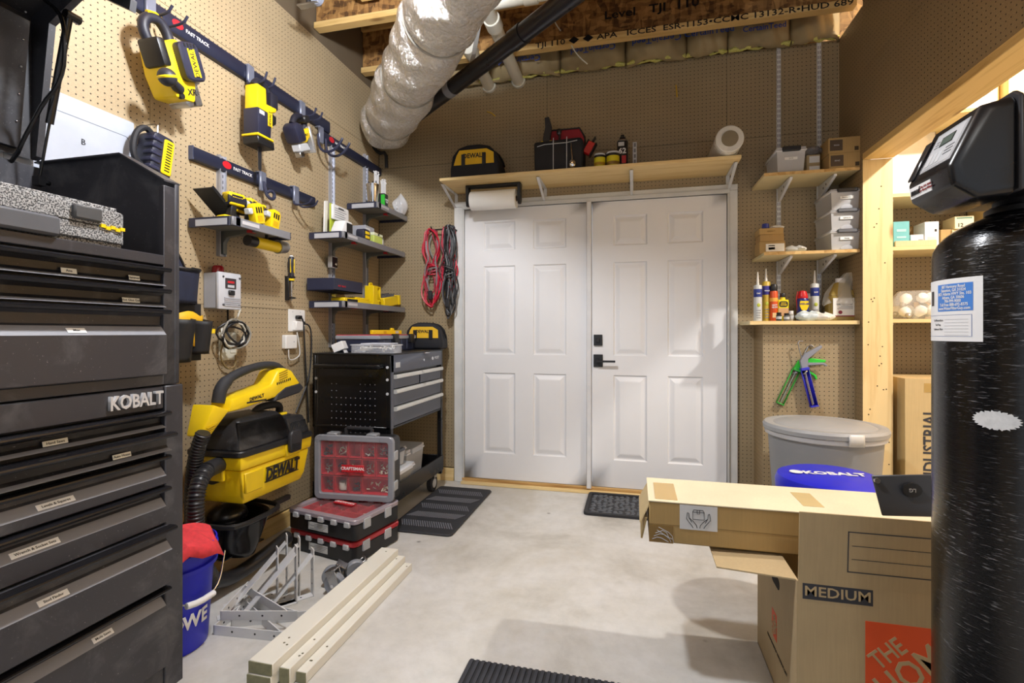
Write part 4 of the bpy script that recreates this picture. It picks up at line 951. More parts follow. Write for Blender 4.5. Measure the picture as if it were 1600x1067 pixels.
# ------------------------------------------------------------------ organisers
def organizer(loc, rot, label, seed, lidcol):
    t = thing('parts_organizer', label, 'organizer', loc, rot=rot, group='clear-lid parts organisers by the cart'); rnd = random.Random(seed); W, D, H_ = .45, .34, .112
    m = MB().prism(rrect(-W/2 + .012, W/2 - .012, -D/2 + .012, D/2 - .012, .02), 'xy', 0, .012); m.ring(rrect(-W/2, W/2, -D/2, D/2, .025), rrect(-W/2 + .014, W/2 - .014, -D/2 + .014, D/2 - .014, .02), 'xy', .006, .082); m.build('base', BLK, t, bevel=.003)
    m = MB().ring(rrect(-W/2 - .004, W/2 + .004, -D/2 - .004, D/2 + .004, .03), rrect(-W/2 + .028, W/2 - .028, -D/2 + .028, D/2 - .028, .012), 'xy', .084, .108); m.build('lid_frame', plain(lidcol, .3), t, bevel=.004)
    MB().bx(-W/2 + .02, W/2 - .02, -D/2 + .02, D/2 - .02, .098, .101).build('lid_window', clear('e8e8ee', .05, .1), t)
    cw, rw = (W - .05) / 5, (D - .05) / 3
    for i in range(5):
        for j in range(3):
            if (i, j) in ((4, 0),): continue
            wide = 2 if (i, j) == (3, 0) else 1
            x0, y0 = -W/2 + .025 + i * cw + .003, -D/2 + .025 + j * rw + .003; x1, y1 = x0 + cw * wide - .006, y0 + rw - .006
            b = MB().ring([(x0, y0), (x1, y0), (x1, y1), (x0, y1)], [(x0 + .003, y0 + .003), (x1 - .003, y0 + .003), (x1 - .003, y1 - .003), (x0 + .003, y1 - .003)], 'xy', .014, .09); b.bx(x0, x1, y0, y1, .012, .016)
            cup = b.build('bin', RED, t)
            if rnd.random() < .78:
                q = MB()
                for _ in range(16):
                    p = Vector((rnd.uniform(x0 + .012, x1 - .012), rnd.uniform(y0 + .008, y0 + (y1 - y0) * .6), rnd.uniform(.03, .075))); d = Vector((rnd.uniform(-1, 1), rnd.uniform(-1, 1), rnd.uniform(-1, 1))).normalized() * .009
                    q.cyl(p - d, p + d, .0028, n=6)
                o = q.build('screw_pile', [plain('c9c5b8', .35, .7), plain('8a8078', .4, .6), plain('4a4a50', .4, .5), plain('d9d4b8', .5)][rnd.randrange(4)], cup); o['kind'] = 'stuff'
    MB().lathe([(.028, -.02), (.029, -.018), (.029, .018), (.028, .02), (0, .02)], (-W/2 + .025 + cw * 1.5, -D/2 + .06, .05), 18, axis='y').build('spool', plain('d6d2c2', .4), t)
    MB().bx(-.065, .065, -.02, .018, .108, .113).build('badge', RED, t, bevel=.001); text('CRAFTSMAN.', .023, (0, -.001, .1135), WHT, t, rot=TOPF, bold=.02)
    for k in range(5): MB().bx(-.18 + k * .085, -.145 + k * .085, -D/2 - .012, -D/2 + .004, .07, .096).build('hinge_clip', plain('b9babd', .3), t, bevel=.003)
    for x in (-.13, .1): MB().bx(x - .03, x + .03, D/2 - .004, D/2 + .016, .05, .104).build('latch', plain('85878c', .4), t, bevel=.005)
    for s_ in (-1, 1):
        for y in (-.09, .07): MB().bx(s_ * (W/2 + .001) - .007, s_ * (W/2 + .001) + .007, y - .025, y + .025, .05, .1).build('side_latch', plain('a9abb0', .35), t, bevel=.003)
    MB().bx(-.08, .05, -D/2 - .0015, -D/2, .022, .06).build('paper_label', plain('c9c9c6', .6), t)
    for k in range(4): MB().bx(-.07 + .03 * (k % 2), .02 + .01 * k, -D/2 - .0022, -D/2 - .001, .027 + .008 * k, .03 + .008 * k).build('print_line', GRY, t)
    return t
organizer((-1.498, 2.378, 0), (0, 0, R(-12.9)), 'black parts organiser with red rim lying flat on the floor, bottom of the stack', 3, 'b03038')
organizer((-1.492, 2.362, .1145), (0, 0, R(-11)), 'black parts organiser with clear lid lying flat, second in the stack', 5, '9a8f98')
o3 = organizer((-1.478, 2.513, .398), (R(90), 0, R(4)), 'parts organiser standing upright with its red bins facing out', 11, '8c8e96')
m = MB().tube([(-.07, .17, .05), (-.07, .2, .05), (-.06, .205, .05), (.07, .205, .05), (.08, .2, .05), (.08, .17, .05)], .011, 8); m.build('handle', DRK, o3)

# ------------------------------------------------------------------ rolling cart
CY = 2.975; CG = plain('565a66', .38, .2); CBK = plain('0f0f12', .3)
t = thing('tool_cart', 'black and slate rolling tool cart with perforated side near the corner', 'tool cart', (-1.34, CY, 0), 90)
hx = .393
m = MB()
for x in (-hx, hx - .03):
    for y in (0, .47): m.bx(x, x + .03, y, y + .03, .12, 1.0)
m.bx(-hx, hx, .004, .5, .575, .59); m.bx(-hx, hx, .485, .5, .575, 1.0); m.build('frame', CBK, t, bevel=.003)
MB().bx(-hx + .002, -hx + .008, .03, .47, .15, 1.0).build('side_panel', CBK, t); MB().bx(hx - .008, hx - .002, .03, .47, .575, 1.0).build('side_panel', CBK, t)
sp_ = MB()
for i in range(10):
    for j in range(13): 
        if j > 10 and 3 < i < 8: continue
        sp_.cyl((-hx + .0015, .1 + i * .031, .35 + j * .04), (-hx + .0025, .1 + i * .031, .35 + j * .04), .0035, n=6)
o = sp_.build('perforation', plain('8a8a94', .5), t); o['kind'] = 'stuff'
for y, z in ((.02, .93), (.48, .93), (.02, .78), (.48, .78), (.02, .86), (.48, .86)): MB().cyl((-hx - .001, y, z), (-hx - .005, y, z), .008, n=12).build('bolt', LGR, t)
MB().bx(-hx - .004, hx + .004, -.004, .504, 1.0, 1.008).build('top_mat', BLK, t, bevel=.002)
m = MB().bx(-hx + .001, hx - .03, -.003, .02, .9, 1.0); m.bx(-hx + .001, -hx + .03, -.003, .02, .58, 1.0); m.build('front_panel', CG, t, bevel=.002)
def cart_drawer(x0, x1, z0_, z1_):
    d = MB().bx(x0, x1, .0, .02, z0_, z1_ - .02).build('drawer', CG, t, bevel=.002); MB().prism([(.01, z1_), (-.016, z1_), (-.02, z1_ - .006), (-.02, z1_ - .02), (-.012, z1_ - .024), (.01, z1_ - .022)], 'yz', x0, x1).build('pull_rail', plain('d6d6d2', .3, .4), d)
cart_drawer(-.355, -.01, .805, .885); cart_drawer(.01, .355, .805, .885); cart_drawer(-.355, .355, .705, .80); cart_drawer(-.355, .355, .592, .7)
MB().bx(-.365, hx - .03, .02, .03, .59, .9).build('recess', BLKG, t)
text('HUSKY', .026, (.27, -.0042, .955), CHR, t, bold=.03, shear=.15); MB().prism([(.2 + .015 * math.cos(k), .953 + .012 * math.sin(k)) for k in [q * .785 for q in range(8)]], 'xz', -.0045, -.002).build('logo', CHR, t)
MB().bx(-.34, -.285, -.0045, -.002, .925, .955).build('badge', LGR, t); MB().cyl((.05, -.003, .95), (.05, -.008, .95), .008, n=12).build('lock', CHR, t); MB().bx(.04, .12, -.02, 0, .992, .999).build('lid_pull', CHR, t, bevel=.002)
m = MB().bx(-hx, hx, -.006, .006, .145, .25); m.bx(-hx, hx, .494, .506, .145, .25); m.bx(-hx, -hx + .008, 0, .5, .145, .25); m.bx(hx - .008, hx, 0, .5, .145, .25); m.bx(-hx, hx, 0, .5, .145, .155); m.build('lower_tray', CBK, t, bevel=.002)
m = MB().tube([(-hx, .05, .935), (-hx - .05, .05, .935), (-hx - .055, .08, .935), (-hx - .055, .42, .935), (-hx - .05, .45, .935), (-hx, .45, .935)], .014, 10); m.build('handle', BLKG, t)
for x in (-.34, .34):
    for y in (.06, .44):
        c = MB().cyl((x, y - .018, .06), (x, y + .018, .06), .06, n=24).build('caster', RUB, t, bevel=.005); MB().cyl((x, y - .02, .06), (x, y + .02, .06), .032, n=18).build('hub', LGR, c); MB().bx(x - .02, x + .02, y - .028, y + .028, .1, .146).build('fork', STL, c)
# things on the cart
t = thing('parts_case', 'navy parts case with clear lid and red rim lying on the tool cart', 'parts case', (-1.66, 3.02, 1.009), 90)
MB().prism(rrect(-.26, .26, -.15, .15, .015), 'xy', 0, .075).build('base', plain('23283f', .35), t, bevel=.004); m = MB().prism(rrect(-.265, .265, -.155, .155, .015), 'xy', .077, .1); m.build('clear_lid', clear('c9d0de', .45, .15), t, bevel=.003)
MB().bx(-.255, .255, -.145, .145, .1, .106).build('red_tray', plain('b84a55', .5), t); 
for k in range(6): MB().bx(-.2 + k * .08, -.197 + k * .08, -.1515, -.149, .01, .075).build('divider', plain('5b6480', .4), t)
for x in (-.06, .17): MB().bx(x - .03, x + .03, -.17, -.14, .05, .11).build('latch', BLK, t, bevel=.004)
t = thing('spirit_level', 'yellow spirit level lying on the navy parts case', 'level', (-1.63, 3.08, 1.116), 90, rot=(0, 0, R(84)))
MB().bx(-.17, .17, -.012, .012, 0, .028).build('body', YEL, t, bevel=.003); MB().bx(.05, .08, -.008, .008, .028, .042).build('sight', YEL, t, bevel=.002); MB().bx(-.05, -.02, -.0125, -.011, .005, .022).build('mark', plain('d9a70a', .5), t); MB().bx(.09, .13, -.0125, -.011, .007, .022).build('vial', LGR, t)
t = thing('clear_bin', 'shallow clear bin of white fittings at the edge of the tool cart', 'bin', (-1.475, 2.665, 1.009), 0)
m = MB().ring(rrect(-.14, .14, -.05, .05, .008), rrect(-.137, .137, -.047, .047, .008), 'xy', 0, .048); m.bx(-.135, .135, -.045, .045, 0, .003); m.build('tub', clear('dfe2ea', .2, .15), t)
MB().ring(rrect(-.145, .145, -.055, .055, .008), rrect(-.137, .137, -.047, .047, .008), 'xy', .044, .05).build('rim', clear('eef0f6', .35, .2), t)
m = MB()
for k in range(16): m.lathe([(.006, -.004), (.013, -.004), (.013, .004), (.006, .004), (.006, -.004)], (random.uniform(-.11, .12), random.uniform(-.03, .03), random.uniform(.015, .038)), 12, axis=random.choice('xyz'))
for k in range(5): m.box((-.09 + .02 * k, 0, .012 + .005 * k), (.07, .06, .004))
o = m.build('fittings', plain('e2e0da', .5), t); o['kind'] = 'stuff'
t = thing('paper_packet', 'thin white packet resting across the clear bin', 'packet', (-1.47, 2.68, 1.061), 0); MB().hexa([(-.1, -.03, 0), (.09, -.04, 0), (.11, .03, .002), (-.06, .04, .002)], [(-.1, -.03, .004), (.09, -.04, .006), (.11, .03, .006), (-.06, .04, .006)]).build('packet', plain('dfe2ee', .5), t)
t = thing('white_box', 'small white cube box tipped at the near left corner of the cart', 'box', (-1.70, 2.66, 1.009), rot=(0, R(-22), R(10))); m = MB(); m.bx(-.035, .035, -.03, .03, .012, .062); m.build('carton', WHT, t, bevel=.002); MB().bx(.02, .026, -.02, .02, -.012, .014).build('flap', WHT, t)
def tool_bag(loc, rz, W, D, H_, label, ts):
    t = thing('tool_bag', label, 'tool bag', loc, rz, 'black and yellow tool bags')
    prof = [(-W/2, 0), (W/2, 0), (W/2 * 1.0, H_ * .35), (W/2 * .86, H_ * .72), (W/2 * .6, H_ * .94), (W/2 * .2, H_), (-W/2 * .3, H_), (-W/2 * .68, H_ * .92), (-W/2 * .92, H_ * .7), (-W/2, H_ * .35)]
    b = MB().prism(prof, 'xz', -D/2, D/2); b.build('body', plain('1a1b22', .75, 0.0, .2, 30.0), t, bevel=.02, seg=3)
    p2 = [(-W/2 * .84, H_ * .42), (W/2 * .8, H_ * .42), (W/2 * .78, H_ * .72), (W/2 * .5, H_ * .84), (-W/2 * .6, H_ * .84), (-W/2 * .72, H_ * .7)]
    MB().prism(p2, 'xz', -D/2 - .003, -D/2 + .01).build('yellow_panel', plain('e8b91c', .6), t)
    if ts: text('DEWALT', ts, (-.0, -D/2 - .0035, H_ * .66), BLK, t, bold=.03, sx=.9)
    for x in (-W * .22, W * .2): MB().bx(x - .014, x + .014, -D/2 - .007, -D/2 - .003, H_ * .38, H_ * .72).build('strap', BLK, t, bevel=.001)
    MB().tube([(W/2 * .3, -.0, H_ * .98), (W/2 * .8, 0, H_ * .82), (W/2 * 1.02, 0, H_ * .55), (W/2 * 1.08, -.01, H_ * .4)], .008, 6, smooth=1).build('zip_pull', BLK, t)
    return t
tool_bag((-1.475, 3.40, 1.009), 8, .27, .19, .19, 'black and yellow zipped tool bag on the tool cart', .03)
# bins on the lower tray
def tote(loc, rz, w_, d, h, label, hcol, group, lab=None, al=.5):
    t = thing('storage_bin', label, 'storage bin', loc, rz, group)
    k = .9; b = lambda s_, z: [(-w_/2 * s_, -d/2 * s_, z), (w_/2 * s_, -d/2 * s_, z), (w_/2 * s_, d/2 * s_, z), (-w_/2 * s_, d/2 * s_, z)]
    m = MB(); A, B = b(k, .002), b(1, h * .86); m.add(A + B, [(0, 3, 2, 1)] + [(n_, (n_+1) % 4, 4 + (n_+1) % 4, 4 + n_) for n_ in range(4)]); m.build('tub', clear('f1f2f5', al, .25), t)
    MB().bx(-w_/2 - .008, w_/2 + .008, -d/2 - .008, d/2 + .008, h * .84, h * .9).build('rim', clear('f2f3f7', .75, .3), t, bevel=.003)
    MB().bx(-w_/2 - .004, w_/2 + .004, -d/2 - .004, d/2 + .004, h * .9, h).build('lid', clear('eef0f4', .6, .3), t, bevel=.004)
    MB().bx(-w_ * .32, w_ * .32, -d/2 - .02, -d/2 + .006, h * .83, h * 1.01).build('clip_handle', plain(hcol, .45), t, bevel=.004)
    if lab: MB().bx(-.035, .035, -d/2 - .0005, -d/2 + .002, h * .5, h * .5 + .016).build('label_strip', PAP, t); text(lab, .009, (0, -d/2 - .001, h * .5 + .008), BLK, t)
    m = MB(); rnd = random.Random(int(h * 1000 + loc[0] * 77))
    for _ in range(8): m.box((rnd.uniform(-w_ * .3, w_ * .3), rnd.uniform(-d * .3, d * .3), .012 + rnd.uniform(0, h * .25)), (w_ * .2, d * .2, .018))
    o = m.build('contents', plain(['9c9484', '6e6a62', 'b8b0a0'][rnd.randrange(3)], .6), t); o['kind'] = 'stuff'
    return t
tote((-1.50, 2.80, .156), 90, .30, .26, .15, 'clear storage bin with white lid on the lower tray of the cart', 'd9dade', 'bins in the tool cart')
tote((-1.50, 2.78, .308), 90, .22, .2, .11, 'smaller clear bin with grey handle stacked on the cart bin', '4c4f57', 'bins in the tool cart')
tote((-1.55, 3.1, .156), 90, .26, .24, .21, 'taller clear bin behind the stacked pair in the cart', 'b8bac0', 'bins in the tool cart')

# ------------------------------------------------------------------ white brackets, casters, boards
BRW = plain('d3d4d6', .4, 0.0, .05)
def bracket_mesh(a=.34, b=.24, w_=.036):
    m = MB(); th = .004
    m.bx(0, a, -w_/2, w_/2, 0, th); m.bx(0, th, -w_/2, w_/2, 0, b)
    p, q = Vector((a * .86, 0, th)), Vector((th, 0, b * .86)); d = (q - p).normalized(); nrm = Vector((d.z, 0, -d.x)) * th
    m.add([p + Vector((0, -w_/2, 0)), p + Vector((0, w_/2, 0)), q + Vector((0, w_/2, 0)), q + Vector((0, -w_/2, 0)), p + nrm + Vector((0, -w_/2, 0)), p + nrm + Vector((0, w_/2, 0)), q + nrm + Vector((0, w_/2, 0)), q + nrm + Vector((0, -w_/2, 0))], [(0, 3, 2, 1), (4, 5, 6, 7), (0, 1, 5, 4), (1, 2, 6, 5), (2, 3, 7, 6), (3, 0, 4, 7)])
    return m
def bracket(p, rot, label, a=.34, b=.24):
    t = thing('shelf_bracket', label, 'bracket', p, rot=rot, group='white shelf brackets piled on the floor')
    o = bracket_mesh(a, b).build('strap_frame', BRW, t)
    for k in (.25, .55, .8): MB().cyl((a * k, 0, -.0004), (a * k, 0, .0046), .004, n=8).build('screw_hole', DRK, t); MB().cyl((-.0004, 0, b * k), (.0046, 0, b * k), .004, n=8).build('screw_hole', DRK, t)
bracket((-1.528, 1.546, .0185), (R(-90), 0, R(5)), 'white shelf bracket lying on edge, nearest of the pile', .31, .2)
bracket((-1.50, 1.60, .0185), (R(-90), 0, R(24)), 'white shelf bracket lying turned inside the nearest one', .28, .17)
bracket((-1.525, 1.575, .056), (R(-86), 0, R(14)), 'white shelf bracket lying across the two on the floor', .29, .2)
for k, (x, y, rz_, a, b, lab) in enumerate(((-1.453, 1.80, -131, .22, .23, 'white shelf bracket standing up, leftmost of the standing ones'), (-1.378, 1.82, -129, .24, .235, 'white shelf bracket standing up in the middle of the pile'), (-1.40, 1.87, -133, .24, .25, 'white shelf bracket standing up behind the middle one'), (-1.345, 1.885, -127, .2, .2, 'short white shelf bracket standing up, nearest the casters'), (-1.47, 1.88, -135, .24, .25, 'white shelf bracket standing up at the back of the pile'))):
    bracket((x, y, .001), (0, 0, R(rz_)), lab, a, b)
def caster(p, rot, label):
    t = thing('caster_wheel', label, 'caster', p, rot=rot, group='loose grey caster wheels on the floor')
    MB().lathe([(.018, -.014), (.04, -.016), (.046, -.010), (.046, .010), (.04, .016), (.018, .014)], n=28, axis='y').build('tyre', plain('8b8f97', .5), t)
    MB().lathe([(.0, -.013), (.028, -.0135), (.030, .0135), (0, .013)], n=20, axis='y').build('hub', plain('26262a', .4), t)
    m = MB().bx(-.012, .03, -.022, -.018, -.012, .06); m.bx(-.012, .03, .018, .022, -.012, .06); m.bx(-.014, .034, -.026, .026, .058, .064); m.build('fork', STL, t, bevel=.001)
    MB().cyl((0, -.026, 0), (0, .026, 0), .007, n=10).build('axle', CHR, t)
caster((-1.305, 1.97, .047), (0, R(30), R(20)), 'loose grey caster, leftmost of the four')
caster((-1.255, 1.91, .047), (0, R(-20), R(5)), 'loose grey caster at the front of the four')
caster((-1.30, 2.06, .03), (R(80), 0, R(10)), 'loose grey caster lying on its side behind the others')
caster((-1.235, 2.04, .047), (0, R(50), R(40)), 'loose grey caster half hidden beside the white boards')
WB = plain('e6e4da', .5, 0.0, .08, 3.0); CUT = plain('8c8a6c', .8, 0.0, .3, 40.0)
def board(x0, x1, y0, y1, z0_, z1_, label):
    t = thing('painted_board', label, 'board', ((x0 + x1) / 2, y0, z0_), group='white painted boards on the floor'); w_ = (x1 - x0) / 2; L = y1 - y0
    MB().bx(-w_, w_, .003, L - .003, 0, z1_ - z0_).build('plank', WB, t, bevel=.0025); MB().bx(-w_ + .002, w_ - .002, 0, .004, .002, z1_ - z0_ - .002).build('cut_end', CUT, t)
    for k in range(4):
        q = (random.uniform(-w_ * .6, w_ * .6), random.uniform(.05, .16) if k < 3 else L * .95); MB().cyl((q[0], q[1], z1_ - z0_ - .0005), (q[0], q[1], z1_ - z0_ + .0004), .004, n=8).build('screw_hole', plain('6b6650', .8), t)
board(-1.192, -1.103, 1.34, 2.205, .0505, .089, 'white painted board on top of the board stack')
board(-1.194, -1.105, 1.335, 2.19, .0115, .05, 'white painted board directly under the top one')
board(-1.102, -1.064, 1.37, 2.20, .002, .062, 'white painted board on edge beside the stack')
board(-1.063, -1.025, 1.40, 2.19, .0, .036, 'lowest white painted board, outermost from the stack')

# ------------------------------------------------------------------ mats
t = thing('floor_mat', 'dark rubber anti-fatigue mat in front of the tool cart', 'mat', (-1.18, 3.0, 0)); 
MB().prism(rrect(-.195, .2, -.41, .41, .03), 'xy', 0, .014).build('pad', RUB, t, bevel=.006)
rb = MB()
for blk in range(5):
    for k in range(22):
        x = -.15 + k * .0145; y0 = -.35 + blk * .145; rb.T = Matrix.Translation((x, y0 + .055, .0145)) @ Matrix.Rotation(R(28 if blk % 2 == 0 else -28), 4, 'Z'); rb.bx(-.0035, .0035, -.045, .045, 0, .002)
o = rb.build('tread', plain('6a6c74', .7), t); o['kind'] = 'stuff'
t = thing('boot_tray', 'dark rubber doormat with leaf relief lying before the door', 'mat', (.03, 3.315, 0))
MB().prism(rrect(-.34, .34, -.21, .205, .03), 'xy', 0, .008).build('base', RUB, t, bevel=.002); MB().ring(rrect(-.34, .34, -.21, .205, .03), rrect(-.315, .315, -.185, .18, .02), 'xy', .006, .018).build('rim', plain('222327', .65), t, bevel=.003)
rb = MB(); rnd = random.Random(2)
for i in range(17):
    for j in range(10):
        x, y = -.29 + i * .036 + rnd.uniform(-.008, .008), -.16 + j * .036 + rnd.uniform(-.008, .008); rb.T = Matrix.Translation((x, y, .008)) @ Matrix.Rotation(rnd.uniform(0, 3.1), 4, 'Z'); rb.ball((0, 0, 0), (.019, .012, .005), 8, 4)
o = rb.build('leaf_relief', plain('565a60', .6), t); o['kind'] = 'stuff'
t = thing('ribbed_mat', 'black ribbed rubber runner at the bottom edge of the picture', 'mat', (-.1, 1.2, 0)); MB().bx(-.452, .45, -.44, .437, 0, .006).build('base', plain('202126', .7), t, bevel=.002)
for k in range(44): MB().bx(-.446 + k * .0205, -.435 + k * .0205, -.43, .432, .006, .011).build('rib', plain('30323a', .65), t)

# ------------------------------------------------------------------ cords hanging at the corner
t = thing('wall_hook', 'black double wire hook holding the cord bundles', 'hook', (-1.41, YB, 1.9)); MB().tube([(-.1, 0, .0), (-.1, -.06, .0), (-.09, -.07, .004), (.09, -.07, .004), (.1, -.06, 0), (.1, 0, 0)], .006, 8).build('bar', BLK, t)
for x in (-.07, .055): MB().tube([(x, -.07, .004), (x, -.1, -.002), (x, -.115, .02)], .005, 6).build('prong', BLK, t)
def cord_bundle(x, y, zt, zb_, w_, cols, label, seed, n):
    t = thing('cord_bundle', label, 'extension cord', (x, y, zt), group='cords hung beside the door'); rnd = random.Random(seed); H_ = zt - zb_
    for k in range(n):
        ph = rnd.uniform(-.5, .5); ww = w_ * rnd.uniform(.6, 1.15); bz = H_ * rnd.uniform(.8, 1.0); oy = rnd.uniform(-.02, .02); pts = []
        for i in range(26):
            a = 2 * math.pi * i / 26; v = (1 - math.cos(a)) / 2; pin = 1 - .78 * math.exp(-((v - .47) / .12) ** 2)
            pts.append((ww * math.sin(a) * pin + .012 * math.sin(5 * a + k) + ph * .03, oy + .015 * math.sin(2 * a + k), -bz * v + .01))
        MB().tube(pts, .0052, 6, closed=True, smooth=1).build('strand', cols[k % len(cols)], t)
    for k in range(6):
        z_ = -H_ * .47 + (k - 3) * .014; rr = w_ * .62
        MB().tube([(rr * math.cos(a * .5236), .03 * math.sin(a * .5236), z_ + .012 * math.sin(a * .5236 + k)) for a in range(12)], .0045, 6, closed=True, smooth=1).build('wrap', cols[(k + 1) % len(cols)], t)
    MB().box((rnd.uniform(-.02, .02), -.02, -H_ * .82), (.035, .03, .07)).build('plug', DRK, t, bevel=.008)
    return t
RC, RC2 = plain('d3233f', .4), plain('a83a4a', .45)
cord_bundle(-1.485, 3.53, 1.90, 1.30, .072, [RC, RC, RC2, plain('8a8a8a', .4)], 'red extension cord bundle, the one further from the door', 1, 8)
cord_bundle(-1.365, 3.54, 1.91, 1.40, .066, [RC, RC2, plain('5a4a4a', .5), RC2], 'red cord bundle hanging next to the door casing', 2, 8)
cord_bundle(-1.335, 3.485, 1.915, 1.22, .05, [BLK, DRK, plain('6a6a6c', .5)], 'black cord bundle with clamps hanging in front of the door casing', 3, 8)

# ------------------------------------------------------------------ shelf over the door
t = thing('pine_shelf', 'long pine board shelf on white brackets above the double door', 'shelf', (-.345, YB, 2.18)); MB().bx(-.975, .97, -.345, -.002, 0, .021).build('board', PINE, t, bevel=.002)
for x in (-1.32, -.634, -.021, .605):
    b = x + .345; m = MB().bx(b - .012, b + .012, -.006, -.0, -.115, -.002); m.bx(b - .012, b + .012, -.28, -.0, -.006, -.001)
    m.hexa([(b - .009, -.012, -.115), (b + .009, -.012, -.115), (b + .009, -.006, -.115), (b - .009, -.006, -.115)], [(b - .009, -.30, -.008), (b + .009, -.30, -.008), (b + .009, -.285, -.004), (b - .009, -.285, -.004)]); m.build('bracket', plain('dcdcdc', .4), t, bevel=.0015)
tool_bag((-1.09, 3.43, 2.2015), 0, .36, .2, .245, 'black and yellow zipped bag at the left end of the pine shelf', .045)
t = thing('tool_tote', 'black tool tote with red back panel and pliers on the pine shelf', 'tool tote', (-.50, 3.43, 2.2015))
m = MB().prism([(-.16, 0), (.165, 0), (.17, .2), (.15, .225), (-.165, .215)], 'xz', -.11, .08); m.build('body', plain('1c1d22', .75, 0.0, .2, 30.0), t, bevel=.018, seg=3)
m = MB().prism([(-.12, .15), (.16, .15), (.165, .26), (.13, .33), (-.09, .33), (-.12, .28)], 'xz', .02, .035); m.build('red_panel', plain('a01c2c', .6), t, bevel=.004)
m = MB().tube([(-.12, .027, .2), (-.115, .027, .3), (-.09, .027, .335), (.13, .027, .335), (.165, .027, .27), (.168, .027, .2)], .007, 6); m.build('piping', BLK, t)
for x in (-.03, .06): MB().tube([(x, -.114, .01), (x, -.115, .2), (x, -.11, .23)], .003, 6).build('white_piping', LGR, t)
MB().tube([(-.14, -.112, .18), (-.09, -.115, .19), (-.03, -.115, .19), (.06, -.115, .19), (.13, -.114, .2)], .0025, 6).build('white_piping', LGR, t)
m = MB().prism([(-.085, .18), (-.05, .18), (-.06, .26), (-.05, .33), (-.07, .4), (-.1, .395), (-.095, .33), (-.11, .26), (-.115, .18), (-.1, .18)], 'xz', -.06, -.03); m.build('pliers', plain('2a2a2e', .5), t, bevel=.004)
for x in (-.118, -.058): MB().bx(x - .006, x + .01, -.064, -.028, .2, .235).build('yellow_handle', YEL, t, bevel=.002)
m = MB().cyl((.0, -.05, .15), (.005, -.05, .28), .008, n=8); m.ball((.0, -.052, .29), (.018, .012, .025), 10, 6); m.build('wrench', plain('4a4a50', .3, .8), t)
m = MB().cyl((.09, -.125, .18), (.1, -.135, .06), .005, n=8); m.ball((.1, -.135, .04), (.022, .012, .03), 10, 6); m.build('hanging_clip', CHR, t)
m = MB(); m.T = Matrix.Translation((.2, -.04, .16)) @ Matrix.Rotation(R(30), 4, 'Y'); m.bx(-.03, .03, -.02, .02, -.04, .05); m.build('red_tape_measure', plain('c02020', .4), t, bevel=.008)
m = MB(); m.T = Matrix.Translation((.2, -.04, .16)) @ Matrix.Rotation(R(30), 4, 'Y'); m.bx(-.034, -.024, -.024, .024, -.045, .055); m.bx(.024, .034, -.024, .024, -.045, .055); m.bx(-.006, .006, -.015, .015, .05, .09); m.build('tape_bumper', BLK, t, bevel=.004)
def can(x, y, r, h, label, body, top, nm='paint_can', z_=2.2015, band=None):
    t = thing(nm, label, 'can', (x, y, z_), group='cans on the pine shelf')
    MB().lathe([(r, 0), (r * 1.03, .003), (r, .006), (r, h - .006), (r * 1.04, h - .003), (r * 1.0, h), (r * .85, h), (r * .85, h - .006), (0, h - .006)], n=26).build('tin', top, t)
    MB().lathe([(r + .0004, h * .1), (r + .0006, h * .11), (r + .0006, h * .74), (r + .0004, h * .75)], n=26).build('label', body, t)
    if band: MB().lathe([(r + .0008, h * .22), (r + .001, h * .23), (r + .001, h * .4), (r + .0008, h * .41)], n=26).build('label_band', band, t)
    MB().lathe([(r + .0008, h * .74), (r + .001, h * .745), (r + .001, h * .88), (r + .0008, h * .885)], n=26).build('dark_band', BLK, t)
can(-.225, 3.34, .036, .1, 'small yellow-labelled stain can, left of the pair on the pine shelf', plain('d8cf28', .4), LGR, band=plain('b08a1a', .5)); can(-.14, 3.36, .043, .112, 'larger yellow-labelled stain can beside the black spray can', plain('e0d222', .4), LGR, band=plain('8a6a2a', .5)); can(-.17, 3.45, .04, .13, 'dark can standing behind the two yellow stain cans', plain('3a3c46', .4), plain('55565c', .4))
t = thing('spray_can', 'tall black spray can with white and red print on the pine shelf', 'spray can', (-.08, 3.43, 2.2015))
MB().lathe([(.034, 0), (.036, .004), (.036, .2), (.03, .215), (.02, .222), (.02, .232), (.012, .236), (.012, .248), (0, .25)], n=26).build('can', plain('1b1c22', .35), t); MB().lathe([(.0345, .2), (.0365, .203), (.034, .212)], n=26).build('steel_rim', STL, t)
text('62', .05, (-.0, -.037, .13), WHT, t, bold=.03); MB().bx(-.004, .024, -.0375, -.034, .05, .1).build('red_print', RED, t); MB().bx(-.026, .012, -.0378, -.033, .165, .19).build('white_print', LGR, t); MB().bx(-.02, .02, -.0378, -.034, .02, .04).build('white_print', LGR, t)
t = thing('slotted_strip', 'short white slotted metal strip standing on the pine shelf', 'metal strip', (-.0, 3.45, 2.2015)); MB().bx(-.013, .013, -.008, 0, 0, .2).build('strip', LGR, t)
for k in range(5): MB().bx(-.005, -.001, -.0088, -.007, .02 + k * .037, .045 + k * .037).build('slot', DRK, t); MB().bx(.002, .006, -.0088, -.007, .02 + k * .037, .045 + k * .037).build('slot', DRK, t)
t = thing('film_roll', 'roll of clear stretch film lying end-on at the right end of the pine shelf', 'film roll', (.55, 3.2, 2.283))
MB().lathe([(.046, .0), (.076, .0), (.08, -.004), (.08, -.37), (.046, -.37), (.046, 0)], n=36, axis='y').build('film', plain('e4e2da', .25), t); MB().lathe([(.04, .006), (.047, .006), (.047, -.375), (.04, -.375), (.04, .006)], n=30, axis='y').build('cardboard_core', plain('8d8168', .7), t)
